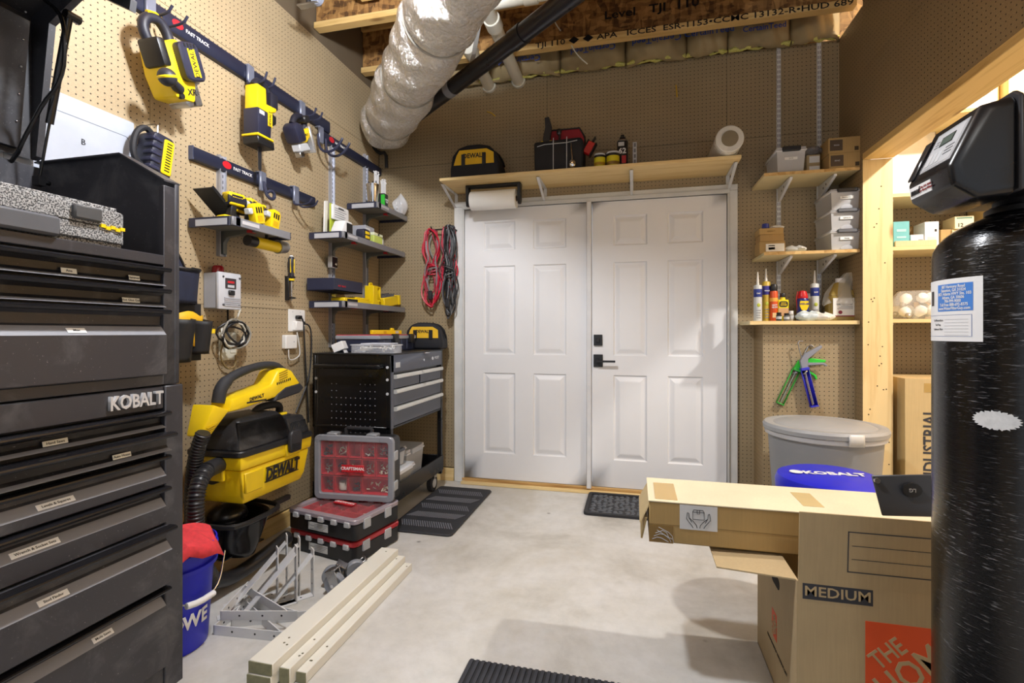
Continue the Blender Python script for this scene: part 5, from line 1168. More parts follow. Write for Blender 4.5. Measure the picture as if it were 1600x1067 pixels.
t = thing('paper_towel', 'white paper towel roll under the left end of the pine shelf', 'paper towel', (-.975, 3.42, 2.07)); MB().lathe([(.02, -.165), (.066, -.165), (.067, -.163), (.067, .163), (.066, .165), (.02, .165), (.02, -.165)], n=36, axis='x').build('roll', PAP, t); MB().lathe([(.018, -.167), (.021, -.167), (.021, .167), (.018, .167), (.018, -.167)], n=20, axis='x').build('core', KRAFT, t)
t = thing('towel_holder', 'black plastic holder screwed under the pine shelf', 'holder', (-.975, 3.42, 2.18)); MB().bx(-.2, .2, -.025, .025, -.02, -.001).build('bar', BLK, t, bevel=.004)
for s_ in (-1, 1): MB().prism([(-.03, -.002), (.03, -.002), (.025, -.12), (.01, -.15), (-.01, -.15), (-.025, -.12)], 'yz', s_ * .19 - .012, s_ * .19 + .012).build('arm', BLK, t, bevel=.004); MB().cyl((s_ * .18, 0, -.11), (s_ * .163, 0, -.11), .016, n=14).build('peg', BLK, t)
for px, py, a in ((768, 178, 60), (1057, 142, 5)):
    q = at(px, py, y=YB - .005); t = thing('wire_stub', 'short yellow wire poking out of the pegboard, ' + ('nearer the foil duct' if px < 900 else 'nearer the slotted uprights'), 'wire', q, group='yellow wires on the back wall'); MB().tube([(-.04 * math.sin(R(a)), 0, .04 * math.cos(R(a))), (0, -.01, .005), (.035 * math.sin(R(a)), -.004, -.045 * math.cos(R(a)))], .004, 6, smooth=2).build('wire', plain('d8b020', .5), t)

# ------------------------------------------------------------------ duct and pipes
t = thing('foil_duct', 'fat silver foil-wrapped duct running into the back left corner', 'duct', (0, 0, 0))
A = Vector((-1.86, 3.44, 2.63)); D_ = Vector((.62, -.785, -.005)).normalized(); S_ = D_.cross(Vector((0, 0, 1))).normalized(); U_ = S_.cross(D_)
rnd = random.Random(9); LN = 4.2
def duct_r(s, th): 
    k = .178 + .007 * math.sin(9 * s + 2 * th) + .006 * math.sin(31 * s + 3 * th) + .005 * math.sin(17 * s - 5 * th)
    for b in (.34, .9, 1.5, 2.2, 3.0): k -= .028 * math.exp(-((s - b) / .045) ** 2)
    if s < .16: k *= (.35 + .65 * (s / .16) ** .5)
    return k
def fnd(u, v):
    th = 2 * math.pi * u; s = LN * v ** 1.15; r = duct_r(s, th); c = A + D_ * s; return c + S_ * (r * math.cos(th)) + U_ * (r * math.sin(th))
MB().grid(fnd, 56, 190).build('foil_wrap', foil(), t)
for b in (.34, .9, 1.5, 2.2):
    c = A + D_ * b; o = MB().tube([c + S_ * (.163 * math.cos(k * .2094)) + U_ * (.163 * math.sin(k * .2094)) for k in range(30)], .006, 6, closed=True); o.build('strap', plain('a8a6a0', .4, .4), t)
MB().tube([at(583, 228, y=3.5), at(592, 240, y=3.5), at(603, 238, y=3.5), at(604, 262, y=3.5)], .014, 8, smooth=1).build('black_tie', BLK, t)
c = A + D_ * .9
t = thing('drain_pipe', 'black plastic drain pipe slanting under the joists to the corner', 'pipe', (0, 0, 0)); a_, b_ = Vector((-1.80, 3.52, 2.67)), Vector((.5, 1.83, 2.80)); MB().cyl(a_, b_, .05, n=24).build('pipe', plain('1d1e26', .3), t)
q = a_.lerp(b_, .27); MB().cyl(q, q + (b_ - a_).normalized() * .06, .052, n=24).build('white_print', plain('8c8e96', .5), t); 
q = a_.lerp(b_, .5); MB().cyl(q, q + (b_ - a_).normalized() * .09, .056, n=24).build('coupling', plain('1a1b22', .3), t)
PVC = plain('e2e0d4', .35, 0.0, .06)
def pvc(pts, r, label, coup):
    t = thing('pvc_pipe', label, 'pipe', (0, 0, 0), group='white plumbing pipes under the ceiling'); MB().tube(pts, r, 16, smooth=0).build('pipe', PVC, t)
    for p, q in coup: MB().cyl(p, q, r * 1.22, n=18).build('fitting', PVC, t, bevel=.003)
pvc([(-1.055, 3.62, 2.965), (-1.05, 3.1, 2.985)], .042, 'white pipe entering the back wall, left of the two', [((-1.055, 3.598, 2.966), (-1.055, 3.57, 2.967)), ((-1.05, 3.16, 2.983), (-1.05, 3.08, 2.986))])
pvc([(-.831, 3.62, 2.975), (-.83, 2.84, 3.0), (-.83, 2.5, 3.005)], .042, 'white pipe entering the back wall, right of the two', [((-.831, 3.598, 2.976), (-.831, 3.57, 2.977)), ((-.83, 2.95, 2.997), (-.83, 2.86, 3.0))])
pvc([(-.775, 2.72, 2.99), (.12, 2.70, 3.0)], .036, 'white pipe running level along the ceiling', [((-.60, 2.716, 2.992), (-.52, 2.714, 2.993)), ((-.2, 2.708, 2.996), (-.1, 2.706, 2.997))])
pvc([(.14, 2.70, 3.04), (.155, 2.70, 2.93)], .042, 'white pipe stub pointing down by the ceiling joist', [((.154, 2.70, 2.96), (.156, 2.70, 2.925))])
t = thing('pipe_strap', 'grey metal hanger strap looped round the drain pipe', 'strap', (0, 0, 0)); m = MB().hexa([(-1.0, 3.0, 2.88), (-.97, 3.0, 2.88), (-.97, 3.003, 2.88), (-1.0, 3.003, 2.88)], [(-.96, 2.98, 3.045), (-.93, 2.98, 3.045), (-.93, 2.983, 3.045), (-.96, 2.983, 3.045)]); m.hexa([(-1.02, 2.98, 2.77), (-.99, 2.98, 2.77), (-.99, 2.983, 2.77), (-1.02, 2.983, 2.77)], [(-1.0, 3.0, 2.88), (-.97, 3.0, 2.88), (-.97, 3.003, 2.88), (-1.0, 3.003, 2.88)]); m.build('band', plain('9a9a98', .4, .6), t)
t = thing('ceiling_hook', 'silver ceiling fitting with a flat plate near the left wall', 'fitting', at(482, 6, z=2.9)); MB().bx(-.06, .07, -.02, .02, -.012, -.002).build('plate', STL, t, bevel=.002); MB().cyl((.0, 0, -.004), (0, 0, .16), .012, n=12).build('stem', DRK, t); MB().lathe([(.02, -.01), (.035, -.01), (.035, .01), (.02, .01), (.02, -.01)], (.055, 0, .02), 18, axis='y').build('ring', plain('b8c0d8', .3, .5), t)

for i_, pts in enumerate((((893, 71), (898, 80), (908, 92), (918, 100)), ((865, 30), (870, 40), (876, 48)))):
    t = thing('loose_wire', ('white wire dropping behind the printed joist', 'short white wire end above the printed joist')[i_], 'wire', (0, 0, 0), group='white wires by the ceiling joist'); MB().tube([at(a, b, y=3.30) for a, b in pts], .004, 6, smooth=1).build('wire', PVC, t)

# ================================================================== RIGHT: SMALL SHELVES
def xa(px, y): return at(px, 519, y=y).x
TRK = plain('e2e2e4', .4); PB = osb('c9a468', 'd9b77c', 'a98248'); PBM = plain('e0cf9f', .6, 0.0, .08)
for x, z0_, lab in ((.914, 1.2, 'white slotted upright, left of the pair above the small shelves'), (1.15, 1.2, 'white slotted upright, right of the pair above the small shelves')):
    t = thing('slotted_upright', lab, 'shelf track', (x, YB, z0_), group='white slotted uprights on the back wall'); h = 2.995 - z0_
    MB().bx(-.0125, .0125, -.013, -.0005, 0, h).build('channel', TRK, t, bevel=.001)
    sl_ = MB(); k = .02
    while k < h - .02:
        for s_ in (-.0055, .0055): sl_.bx(s_ - .002, s_ + .002, -.0138, -.012, k, k + .02)
        k += .032
    o = sl_.build('slot', plain('77787c', .6), t); o['kind'] = 'stuff'
def small_shelf(z, x0, label, m_, thin=.018):
    t = thing('shelf_board', label, 'shelf', (0, 0, z), group='small shelves beside the door'); MB().bx(x0, 1.262, 3.283, 3.598 if x0 > .7 else 3.585, 0, thin).build('board', m_, t, bevel=.001)
    MB().bx(x0, 1.262, 3.2805, 3.283, .0, thin).build('front_edge', PB if x0 > .7 else PINE, t)
    for bx_ in (.914, 1.15):
        if x0 < .7: continue
        MB().prism([(3.587, -.002), (3.32, -.002), (3.32, -.014), (3.56, -.088), (3.587, -.088)], 'yz', bx_ - .008, bx_ + .008).build('bracket', TRK, t, bevel=.001)
        for q in (.33, .5): MB().bx(bx_ - .0086, bx_ - .0078, 3.587 - q * .27 - .012, 3.587 - q * .27, -.035 + .012 * (q < .4) * -1, -.022 + .012 * (q < .4) * -1).build('bracket_hole', DRK, t)
    return t
small_shelf(2.068, .755, 'particle-board shelf with carton boxes, top of the small shelves', PBM)
small_shelf(1.593, .755, 'particle-board shelf with three clear drawers, middle of the small shelves', PBM)
small_shelf(1.176, .677, 'pine shelf of caulk tubes and spray cans, lowest of the small shelves', PBM, .022)
z1, z2, z3 = 2.087, 1.612, 1.199
# top shelf
xx = (xa(1211, 3.29) + xa(1263, 3.29)) / 2
tote((xx, 3.425, z1), 0, .155, .25, .15, 'clear lidded bin with black clip on the top small shelf', '232326', 'clear bins on the small shelves', 'Cords')
def carton(name, label, loc, w_, d, h, m_, rz=0, prints=(), group=None):
    t = thing(name, label, 'box', loc, rz, group); MB().bx(-w_/2, w_/2, -d/2, d/2, 0, h).build('carton', m_, t, bevel=.0015); MB().bx(-w_/2 + .0005, w_/2 - .0005, -.0008, .0008, h, h + .0006).build('seam', plain('8a6d3f', .8), t)
    for (a, b, c_, d_, col) in prints: MB().bx(a * w_, b * w_, -d/2 - .0009, -d/2 + .001, c_ * h, d_ * h).build('printed_patch', col, t)
    return t
DKB = plain('5a4a3a', .7); xb = (xa(1297, 3.3) + xa(1343, 3.3)) / 2
for k, lab in ((0, 'brown carton with dark label, lower of the pair on the top small shelf'), (1, 'brown carton with dark label, upper of the pair on the top small shelf')):
    c_ = carton('carton', lab, (xb - .004 * k, 3.42, z1 + .0905 * k), .17, .26, .09, CARD, 0, ((-.45, -.06, .15, .85, DKB), (.3, .42, .1, .35, plain('4b3c28', .7))), 'cartons on the small shelves'); text('RING', .012, (-.042, -.1312, .045), LGR, c_)
c_ = carton('carton', 'small plain carton perched at the back of the top small shelf', (xb + .02, 3.52, z1 + .182), .09, .06, .05, CARD, 0, (), 'cartons on the small shelves')
for k in range(2): carton('carton', 'white-ended small carton between bin and brown cartons, ' + ('lower' if k == 0 else 'upper'), (xa(1283, 3.45), 3.47, z1 + .05 + k * .06) if 0 else (1.055, 3.46, z1 + .002 + k * .0605), .075, .14, .06, card('c4ad82'), 0, ((-.3, .45, .2, .85, PAP),), 'cartons on the small shelves')
bag('plastic_bag', 'crumpled clear bag of black parts lying on top of the small cartons', (1.05, 3.42, z1 + .1235), (.16, .14, .05), clear('7a7c84', .6, .2), 0, 8)
# middle shelf
xx = (xa(1299, 3.3) + xa(1348, 3.3)) / 2
for k, nm in enumerate(('Fittings', 'Lighting Kit', 'Electrical Box')):
    o = tote((xx, 3.435, z2 + k * .1195), 0, .165, .27, .118, 'clear drawer bin with grey handle, ' + ('bottom', 'middle', 'top')[k] + ' of the stack of three', ('5c5e64', '55575d', '2b2b2e')[k], 'clear bins on the small shelves', nm, .5)
    MB().prism([(.032 * math.cos(q * R(180) / 12), .004 + .024 * math.sin(q * R(180) / 12)) for q in range(13)], 'xz', -.1352, -.1335).build('handle_arc', clear('c9ccd4', .5, .3), o)
xl = (xa(1188, 3.36) + xa(1223, 3.36)) / 2
carton('carton', 'brown carton with white barcode label on the middle small shelf', (xl, 3.40, z2), .145, .12, .072, CARD, 0, ((-.25, .46, .15, .8, PAP), (-.15, .1, .3, .5, plain('333333', .7)), (-.15, .1, .6, .68, BLK)), 'cartons on the small shelves')
c_ = carton('carton', 'plain brown carton stacked second on the middle small shelf', (xl - .002, 3.40, z2 + .0728), .135, .115, .042, card('ad8c58'), 0, (), 'cartons on the small shelves')
c_ = carton('carton', 'plain brown carton on top of the stack on the middle small shelf', (xl - .004, 3.405, z2 + .1156), .135, .115, .04, card('b7975f'), 0, (), 'cartons on the small shelves'); text('SERENITY', .011, (0, -.0585, .02), plain('8a6d3f', .8), c_)
t = thing('bottle_cap', 'small blue cap standing on the top brown carton', 'cap', (xl - .025, 3.40, z2 + .1562)); MB().lathe([(.02, 0), (.021, .003), (.02, .034), (.017, .036), (0, .036)], n=20).build('cap', plain('22329a', .4), t); MB().lathe([(.0212, .004), (.0218, .006), (.0212, .01)], n=20).build('rim', plain('1a2780', .4), t)
bag('wipe_packet', 'crumpled white packet beside the blue cap', (xl + .04, 3.40, z2 + .1562), (.08, .06, .022), plain('e9e9e6', .4), 0, 5, 'packet')
bag('plastic_bag', 'flat clear bag lying in the middle of the middle small shelf', ((xa(1244, 3.36)), 3.38, z2), (.13, .12, .045), clear('e3e2dd', .7, .25), 0, 6)
# lowest shelf
def tube3(px, y, label, body, band, h=.215, r=.0235, tip='e8e6e0', txt=None):
    t = thing('caulk_tube', label, 'caulk tube', (xa(px, y), y, z3), group='caulk tubes on the lowest small shelf')
    MB().lathe([(r, 0), (r, .002), (r, h), (r * .9, h + .004), (.009, h + .008)], n=22).build('cartridge', body, t); MB().lathe([(.0085, h + .006), (.0075, h + .02), (.0035, h + .085), (.002, h + .087), (0, h + .087)], n=14).build('nozzle', plain(tip, .4), t)
    MB().lathe([(r + .0003, h * .68), (r + .0006, h * .69), (r + .0006, h * .9), (r + .0003, h * .91)], n=22).build('label_band', band, t); MB().ball((0, -r, h * .45), (.01, .002, .012), 10, 6).build('emblem', plain('b8c040', .5), t)
    if txt: text(txt, .011, (0, -r - .0012, h * .78), WHT, t, bold=.02)
    for k in range(4): MB().bx(-.012, .012, -r - .0006, -r + .003, h * (.08 + k * .07), h * (.1 + k * .07)).build('print_line', GRY, t)
tube3(1184, 3.345, 'grey caulk tube with white nozzle, leftmost on the lowest small shelf', plain('c6c8c6', .4), plain('2a3a8a', .4), txt='DAP')
tube3(1197, 3.40, 'gold and purple adhesive tube, second from the left on the lowest small shelf', plain('c9a93a', .4), plain('3a348a', .4), .24, txt='NAILS')
tube3(1273, 3.44, 'grey caulk tube standing behind the blue spray can', plain('cfd0cc', .4), plain('2a3a8a', .4), .225, txt='DAP')
t = thing('spray_can', 'orange spray can with black cap on the lowest small shelf', 'spray can', (xa(1209, 3.38), 3.38, z3)); MB().lathe([(.0215, 0), (.0225, .003), (.0225, .175), (.019, .185), (.0, .186)], n=22).build('can', plain('d8521a', .4), t); MB().lathe([(.019, .184), (.02, .186), (.019, .222), (.016, .226), (0, .226)], n=20).build('cap', BLK, t); MB().lathe([(.0228, .12), (.0231, .122), (.0231, .14), (.0228, .142)], n=22).build('band', plain('f0b04a', .4), t)
text('HOT\nGUM', .014, (0, -.0232, .09), WHT, t, bold=.02); MB().bx(-.012, .012, -.0232, -.02, .02, .05).build('label', plain('f0c890', .5), t)
t = thing('cleaner_bottle', 'yellow cleaner bottle with black cap on the lowest small shelf', 'bottle', (xa(1223, 3.38), 3.38, z3)); MB().prism(rrect(-.031, .031, -.018, .018, .01), 'xy', 0, .13).build('bottle', plain('e8d61e', .35), t, bevel=.004); MB().lathe([(.016, .128), (.013, .142), (.013, .148)], n=18).build('neck', plain('e8d61e', .35), t); MB().lathe([(.015, .146), (.0155, .148), (.0155, .168), (.014, .17), (0, .17)], n=18).build('cap', BLK, t)
MB().prism(rrect(-.024, .024, .085, .12, .012), 'xz', -.0188, -.0175).build('black_oval', BLK, t); text('GOO\nGONE', .0125, (0, -.0192, .103), YEL, t, bold=.02); MB().bx(-.028, .028, -.0186, -.017, .03, .078).build('label', plain('d8a878', .5), t)
for px, y, h, lab, cc in ((1217, 3.315, .05, 'small dark jar lying before the yellow bottle', '2c2c30'), (1229, 3.31, .045, 'small grey jar in the middle before the yellow bottle', '6a6a66'), (1236, 3.34, .06, 'small white-capped jar right of the yellow bottle', 'a8a59c')):
    t = thing('glue_jar', lab, 'jar', (xa(px, y), y, z3), group='small jars on the lowest small shelf'); MB().lathe([(.014, 0), (.0155, .003), (.0155, h * .65), (.012, h * .72), (0, h * .73)], n=18).build('jar', plain(cc, .35), t); MB().lathe([(.0125, h * .7), (.013, h * .72), (.013, h), (0, h)], n=18).build('lid', WHT if h > .05 else BLK, t); MB().lathe([(.0158, h * .2), (.016, h * .22), (.016, h * .5), (.0158, h * .52)], n=18).build('label', LGR, t)
t = thing('lubricant_can', 'blue and yellow lubricant can with red top on the lowest small shelf', 'spray can', (xa(1254, 3.36), 3.36, z3)); MB().lathe([(.031, 0), (.0325, .004), (.0325, .125), (.027, .136), (0, .137)], n=26).build('can', plain('1c2a78', .35), t); MB().lathe([(.027, .134), (.029, .138), (.028, .15), (.02, .178), (.012, .182), (0, .182)], n=20).build('red_top', plain('cc1a22', .35), t)
MB().tube([(-.03, -.005, .06), (-.036, -.005, .14), (-.028, -.005, .178)], .0022, 6).build('straw', RED, t); MB().prism([(-.022, .118), (.022, .118), (.024, .09), (.015, .066), (0, .058), (-.015, .066), (-.024, .09)], 'xz', -.0345, -.025).build('yellow_shield', YEL, t); text('WD-40', .0155, (0, -.0352, .1), plain('1c2a78', .4), t, bold=.03)
carton('carton', 'small grey carton behind the lubricant can', (xa(1258, 3.52), 3.52, z3), .075, .05, .19, card('9c8e78'), 0, ((-.45, .45, .75, .92, PAP),), 'cartons on the small shelves')
bag('rag_bag', 'crumpled white and blue plastic bag on the lowest small shelf', (xa(1262, 3.32), 3.325, z3), (.13, .07, .058), plain('c9d6dc', .35, 0.0, .25, 30.0), 0, 12); bag('plastic_bag', 'crumpled white plastic bag lying right of the blue and white one', (xa(1284, 3.32), 3.325, z3), (.14, .07, .048), plain('e9e7df', .35, 0.0, .2, 30.0), 0, 15)
t = thing('cleaner_jug', 'amber jug with white label under a clear bag on the lowest small shelf', 'jug', (xa(1313, 3.43), 3.43, z3)); MB().prism(rrect(-.075, .075, -.06, .06, .03), 'xy', 0, .15).build('jug', plain('a8904a', .25), t, bevel=.006); MB().hexa([(-.073, -.058, .148), (.073, -.058, .148), (.073, .058, .148), (-.073, .058, .148)], [(-.03, -.025, .235), (.03, -.025, .235), (.03, .025, .235), (-.03, .025, .235)]).build('shoulder', plain('a8904a', .25), t, bevel=.012, seg=2); MB().lathe([(.024, .23), (.026, .232), (.026, .258), (0, .26)], n=18).build('cap', WHT, t)
MB().bx(-.06, .06, -.0622, -.0595, .025, .135).build('label', PAP, t); MB().bx(-.06, .06, -.0628, -.0615, .025, .031).build('red_rule', plain('8a2a40', .5), t); text('Gas Hardener', .015, (0, -.0626, .098), DRK, t); MB().lathe([(.0, 0), (.011, .0002), (.011, .001), (0, .001)], (-.022, -.0622, .05), 14, axis='y').build('seal', plain('8a2a40', .5), t)
for k in range(3): MB().bx(-.04 + .01 * k, .045, -.0626, -.0618, .07 + k * .007, .0725 + k * .007).build('print_line', GRY, t)
def bagtop(u, v):
    a = 2 * math.pi * u; k = 1 + .1 * math.sin(4 * a + 5 * v) + .06 * math.sin(9 * a); rr = .098 * (1 - .62 * v) * k; return (rr * math.cos(a) + .06 * v * v, rr * .8 * math.sin(a), .1 + .19 * v + .012 * math.sin(5 * a) * (1 - v))
MB().grid(bagtop, 30, 10).build('clear_bag', clear('e6e4da', .35, .12), t)
# caulk guns
def caulk_gun(px, py, rot, label, col, hcol):
    q = at(px, py, y=3.33); t = thing('caulk_gun', label, 'caulk gun', q, rot=(0, R(rot), 0), group='caulk guns hung on the pegboard'); C_ = plain(col, .4)
    m = MB().bx(-.022, .022, -.03, .014, -.012, .004); m.bx(-.022, .022, -.03, .014, -.235, -.228); m.build('end_plate', C_, t, bevel=.002)
    m = MB()
    for k in range(13):
        a0, a1 = R(-20 + k * 17), R(-20 + (k+1) * 17); 
        if k == 6: continue
        m.add([(.023 * math.cos(a0), -.008 + .023 * math.sin(a0), 0), (.023 * math.cos(a1), -.008 + .023 * math.sin(a1), 0), (.023 * math.cos(a1), -.008 + .023 * math.sin(a1), -.23), (.023 * math.cos(a0), -.008 + .023 * math.sin(a0), -.23)], [(0, 1, 2, 3)])
    m.build('cradle', C_, t, thick=.003)
    MB().cyl((0, -.008, -.22), (0, -.008, .15), .004, n=10).build('push_rod', STL, t); MB().tube([(0, -.008, .15), (.01, -.008, .165), (.03, -.008, .16)], .004, 8).build('rod_hook', STL, t)
    MB().cyl((-.004, -.008, -.02), (0, -.008, -.025), .02, n=16).build('plunger', STL, t)
    m = MB().prism([(-.018, .0), (.02, .0), (.03, .05), (.12, .1), (.118, .115), (.02, .085), (-.015, .05)], 'xz', -.02, .004); m.build('handle', plain(hcol, .4), t, bevel=.003)
    m = MB().prism([(.02, .03), (.11, .01), (.125, -.01), (.118, -.015), (.1, .0), (.02, .012)], 'xz', -.016, 0); m.build('trigger', plain(hcol, .4), t, bevel=.003)
caulk_gun(1247, 577, -38, 'green caulk gun hanging behind the purple one', '2fa83a', '35d03c'); caulk_gun(1256, 575, 12 - 26, 'purple caulk gun with grey handle hanging on the pegboard', '3434c0', '8a8e9a')
bpy.data.objects['caulk_gun'].location.y += .03
for c_, r_ in (('caulk_gun', 24), ('caulk_gun.001', -13)): bpy.data.objects[c_].rotation_euler.y = R(r_)
# trash can
t = thing('trash_can', 'big round grey trash can with lid in front of the pegboard niche', 'trash can', (.965, 2.95, 0)); GC = dusty('85878a', .5)
MB().lathe([(.215, 0), (.222, .006), (.262, .6), (.268, .602), (.268, .615), (.258, .617), (.215, .01), (0, .01)], n=48).build('bin', GC, t); MB().lathe([(.267, .585), (.276, .59), (.278, .612), (.270, .615)], n=48).build('liner_edge', plain('b9babd', .4), t)
MB().lathe([(.27, .612), (.284, .615), (.287, .635), (.278, .648), (.25, .65), (.235, .644), (.22, .652), (.1, .66), (0, .662)], n=48).build('lid', plain('a0a2a4', .45, 0.0, .12, 6.0), t)
q = R(-80); m = MB(); m.grid(lambda u, v: (.2885 * math.cos(q + .25 * (u - .5)), .2885 * math.sin(q + .25 * (u - .5)), .588 + .058 * v), 8, 2); m.build('tape_strip', plain('c9c9c6', .4), t, thick=.001)
# stool
t = thing('shop_stool', 'round blue padded stool with white lettering behind the cardboard boxes', 'stool', (.748, 2.2, 0))
MB().lathe([(.15, .487), (.185, .49), (.195, .505), (.197, .54), (.188, .562), (.165, .571), (0, .576)], n=48).build('seat', BLU, t); MB().lathe([(.17, .475), (.19, .478), (.192, .492), (.16, .492)], n=48).build('seat_band', plain('2f3032', .4), t); text('KOBALT', .056, (.01, -.0, .5765), WHT, t, rot=Matrix.Rotation(R(3), 4, 'Z'), bold=.03, sx=1.05, ext=.0008)
m = MB().lathe([(.018, -.0005), (.024, -.0005), (.024, .0012), (.018, .0012), (.018, -.0005)], (-.125, .0, .5755), 20); m.build('emblem', WHT, t)
MB().cyl((0, 0, .06), (0, 0, .48), .025, n=16).build('post', CHR, t)
for k in range(5): a = k * 1.2566; MB().tube([(0, 0, .09), (.12 * math.cos(a), .12 * math.sin(a), .075), (.19 * math.cos(a), .19 * math.sin(a), .05)], .014, 8).build('leg', BLK, t); MB().cyl((.2 * math.cos(a), .2 * math.sin(a) - .01, .026), (.2 * math.cos(a), .2 * math.sin(a) + .01, .026), .026, n=14).build('caster', BLK, t)

# ------------------------------------------------------------------ cardboard boxes in front
HB = card('b7a27c'); t = thing('moving_box', 'open cardboard moving box with orange logo in front of the tank', 'box', (.435, 1.53, 0)); W, D, H_, e = .455, .455, .443, .005
m = MB().bx(0, W, 0, e, 0, H_); m.build('front_wall', HB, t); MB().bx(0, W, D - e, D, 0, H_).build('rear_wall', HB, t); MB().bx(0, e, e, D - e, 0, H_).build('side_wall', HB, t); MB().bx(W - e, W, e, D - e, 0, H_).build('side_wall', HB, t); MB().bx(0, W, 0, D, 0, .004).build('base', HB, t)
MB().hexa([(.004, 0, H_), (W, 0, H_), (W, e, H_), (.004, e, H_)], [(.004, -.012, H_ + .195), (W, -.012, H_ + .195), (W, -.007, H_ + .195), (.004, -.007, H_ + .195)]).build('front_flap', HB, t)
MB().hexa([(0, .01, H_ - .004), (0, D - .03, H_ - .004), (0, D - .03, H_), (0, .01, H_)], [(-.2, .05, H_ - .01), (-.2, D - .06, H_ - .01), (-.2, D - .06, H_ - .006), (-.2, .05, H_ - .006)]).build('side_flap', HB, t)
INKB = plain('34363e', .7); KR = plain('b7a27c', .75); ORB = plain('e0521c', .6)
def bxp(px, py): q = at(px, py, y=1.53); return q.x - .435, q.z
(a0, b0), (a1, b1) = bxp(1254, 910), bxp(1364, 940); MB().bx(a0, a1, -.0007, .001, .396, .439).build('ink_bar', INKB, t); text('MEDIUM', .038, ((a0 + a1) / 2, -.001, .4175), KR, t, bold=.012, ext=.0004, sx=1.14)
fy = lambda z: -.012 * (z - H_) / .195 - .0012
def fline(x0, x1, z0_, z1_): MB().hexa([(x0, fy(z0_), z0_), (x1, fy(z0_), z0_), (x1, fy(z0_) + .001, z0_), (x0, fy(z0_) + .001, z0_)], [(x0, fy(z1_), z1_), (x1, fy(z1_), z1_), (x1, fy(z1_) + .001, z1_), (x0, fy(z1_) + .001, z1_)]).build('ink_line', INKB, t)
x0, x1 = bxp(1323, 850)[0], W - .03; fline(x0, x1, .592, .5945); fline(x0, x1, .482, .4845); fline(x0, x0 + .0025, .482, .5945); fline(x0 + .01, x1, .555, .5563); fline(x0 + .01, x1, .518, .5193)
lx0 = bxp(1352, 970)[0]; S = .235
MB().bx(lx0, lx0 + S, -.0007, .001, .355 - S, .355).build('orange_square', ORB, t)
def logo(cx, cz, s_, rot, par, off, base):
    L3 = Matrix.Rotation(R(42), 4, 'Z')
    for i, (w_, sz) in enumerate((('THE', .28), ('HOME', .44), ('DEPOT', .38))):
        d = (.30, 0.0, -.30)[i] * s_; sh = (-.10, .02, .13)[i] * s_
        c, s__ = math.cos(R(42)), math.sin(R(42)); p = Vector((cx, 0, cz)) + Vector((sh * c - d * s__, 0, sh * s__ + d * c)); r3 = base @ FRONT @ L3
        text(w_, sz * s_, par(p), KR, t, rot=r3, bold=.012, ext=.0004, sx=.76)
logo(lx0 + S / 2, .355 - S / 2, S, 42, lambda p: (p.x, -.0011, p.z), 0, Matrix.Identity(4))
# left face prints
LF = Matrix.Rotation(R(-90), 4, 'Z')
MB().bx(-.0007, .001, .20, .255, .15, .235).build('orange_square', ORB, t)
for i, (w_, sz) in enumerate((('THE', .02), ('HOME', .03), ('DEPOT', .026))): text(w_, sz, (-.0011, .2275, .215 - i * .022), KR, t, rot=LF @ FRONT @ Matrix.Rotation(R(30), 4, 'Z'), ext=.0004, sx=.7, bold=.03)
MB().prism(rrect(.17, .26, .325, .36, .016), 'yz', -.0008, .002).build('hand_hole', plain('1c150c', .9), t)
text('HECHO EN MEXICO  HOMEDEPOT.COM', .012, (-.0011, .2, .12), plain('4a4030', .8), t, rot=LF @ FRONT)
# long carton
t = thing('long_carton', 'long taped cardboard carton lying across the open moving box', 'box', (0.045, 1.685, .4505)); LC = card('a98c58')
m = MB().bx(0, .96, 0, .262, 0, .13); m.build('carton', LC, t, bevel=.004); MB().bx(-.002, .962, -.0015, .2635, .1302, .133).build('lit_top_sheet', card('e2d6b8'), t)  # paler top sheet: the strong light on the carton is put into its colour
MB().hexa([(0, .01, .12), (0, .25, .12), (.004, .25, .12), (.004, .01, .12)], [(-.03, .0, .06), (-.03, .26, .06), (-.026, .26, .06), (-.026, 0, .06)]).build('end_flap', card('cbb587'), t); MB().hexa([(-.026, .02, .0), (-.026, .24, .0), (-.02, .24, .0), (-.02, .02, .0)], [(-.012, .0, .075), (-.012, .26, .075), (-.006, .26, .075), (-.006, 0, .075)]).build('end_flap', card('b39a68'), t)
MB().bx(.0, .075, -.0022, 0, .0, .055).build('tape', clear('8c6c34', .75, .15), t); MB().bx(.02, .09, .02, .2, .1325, .1345).build('tape', clear('d0b070', .7, .15), t); MB().bx(0, .96, -.001, .0005, .058, .0595).build('crease', plain('7d6438', .8), t)
m = MB()
for k in range(5): m.tube([(.01 + .005 * k, -.003, .01 + .01 * k), (.03 + .01 * k, -.004, .02 + .012 * (k % 3)), (.06 + .004 * k, -.003, .005 + .01 * (k % 2))], .0009, 5, smooth=1)
m.build('tape_wrinkle', LGR, t)
la, lb = at(1062, 800, y=1.684).x - .045, at(1121, 800, y=1.684).x - .045
MB().bx(la, lb, -.0012, .0005, .05, .128).build('care_label', plain('c9cacb', .5), t); cx = (la + lb) / 2; cz = .09
m = MB()
def ln(*p): m.tube([(cx + a, -.002, cz + b) for a, b in p], .0009, 5)
ln((-.014, .024), (-.017, .018), (-.017, -.006), (.017, -.006), (.017, .018), (.014, .024), (-.014, .024)); ln((-.017, .017), (.017, .017)); ln((-.004, .024), (-.004, .012), (.004, .012), (.004, .024))
for s_ in (-1, 1): ln((s_ * .033, .014), (s_ * .036, -.006), (s_ * .02, -.026), (s_ * .016, -.033)); ln((s_ * .033, .014), (s_ * .029, .012), (s_ * .028, -.002), (s_ * .016, -.012), (s_ * .006, -.024), (s_ * .004, -.033)); ln((s_ * .028, -.002), (s_ * .02, -.016))
m.build('hands_symbol', BLK, t)
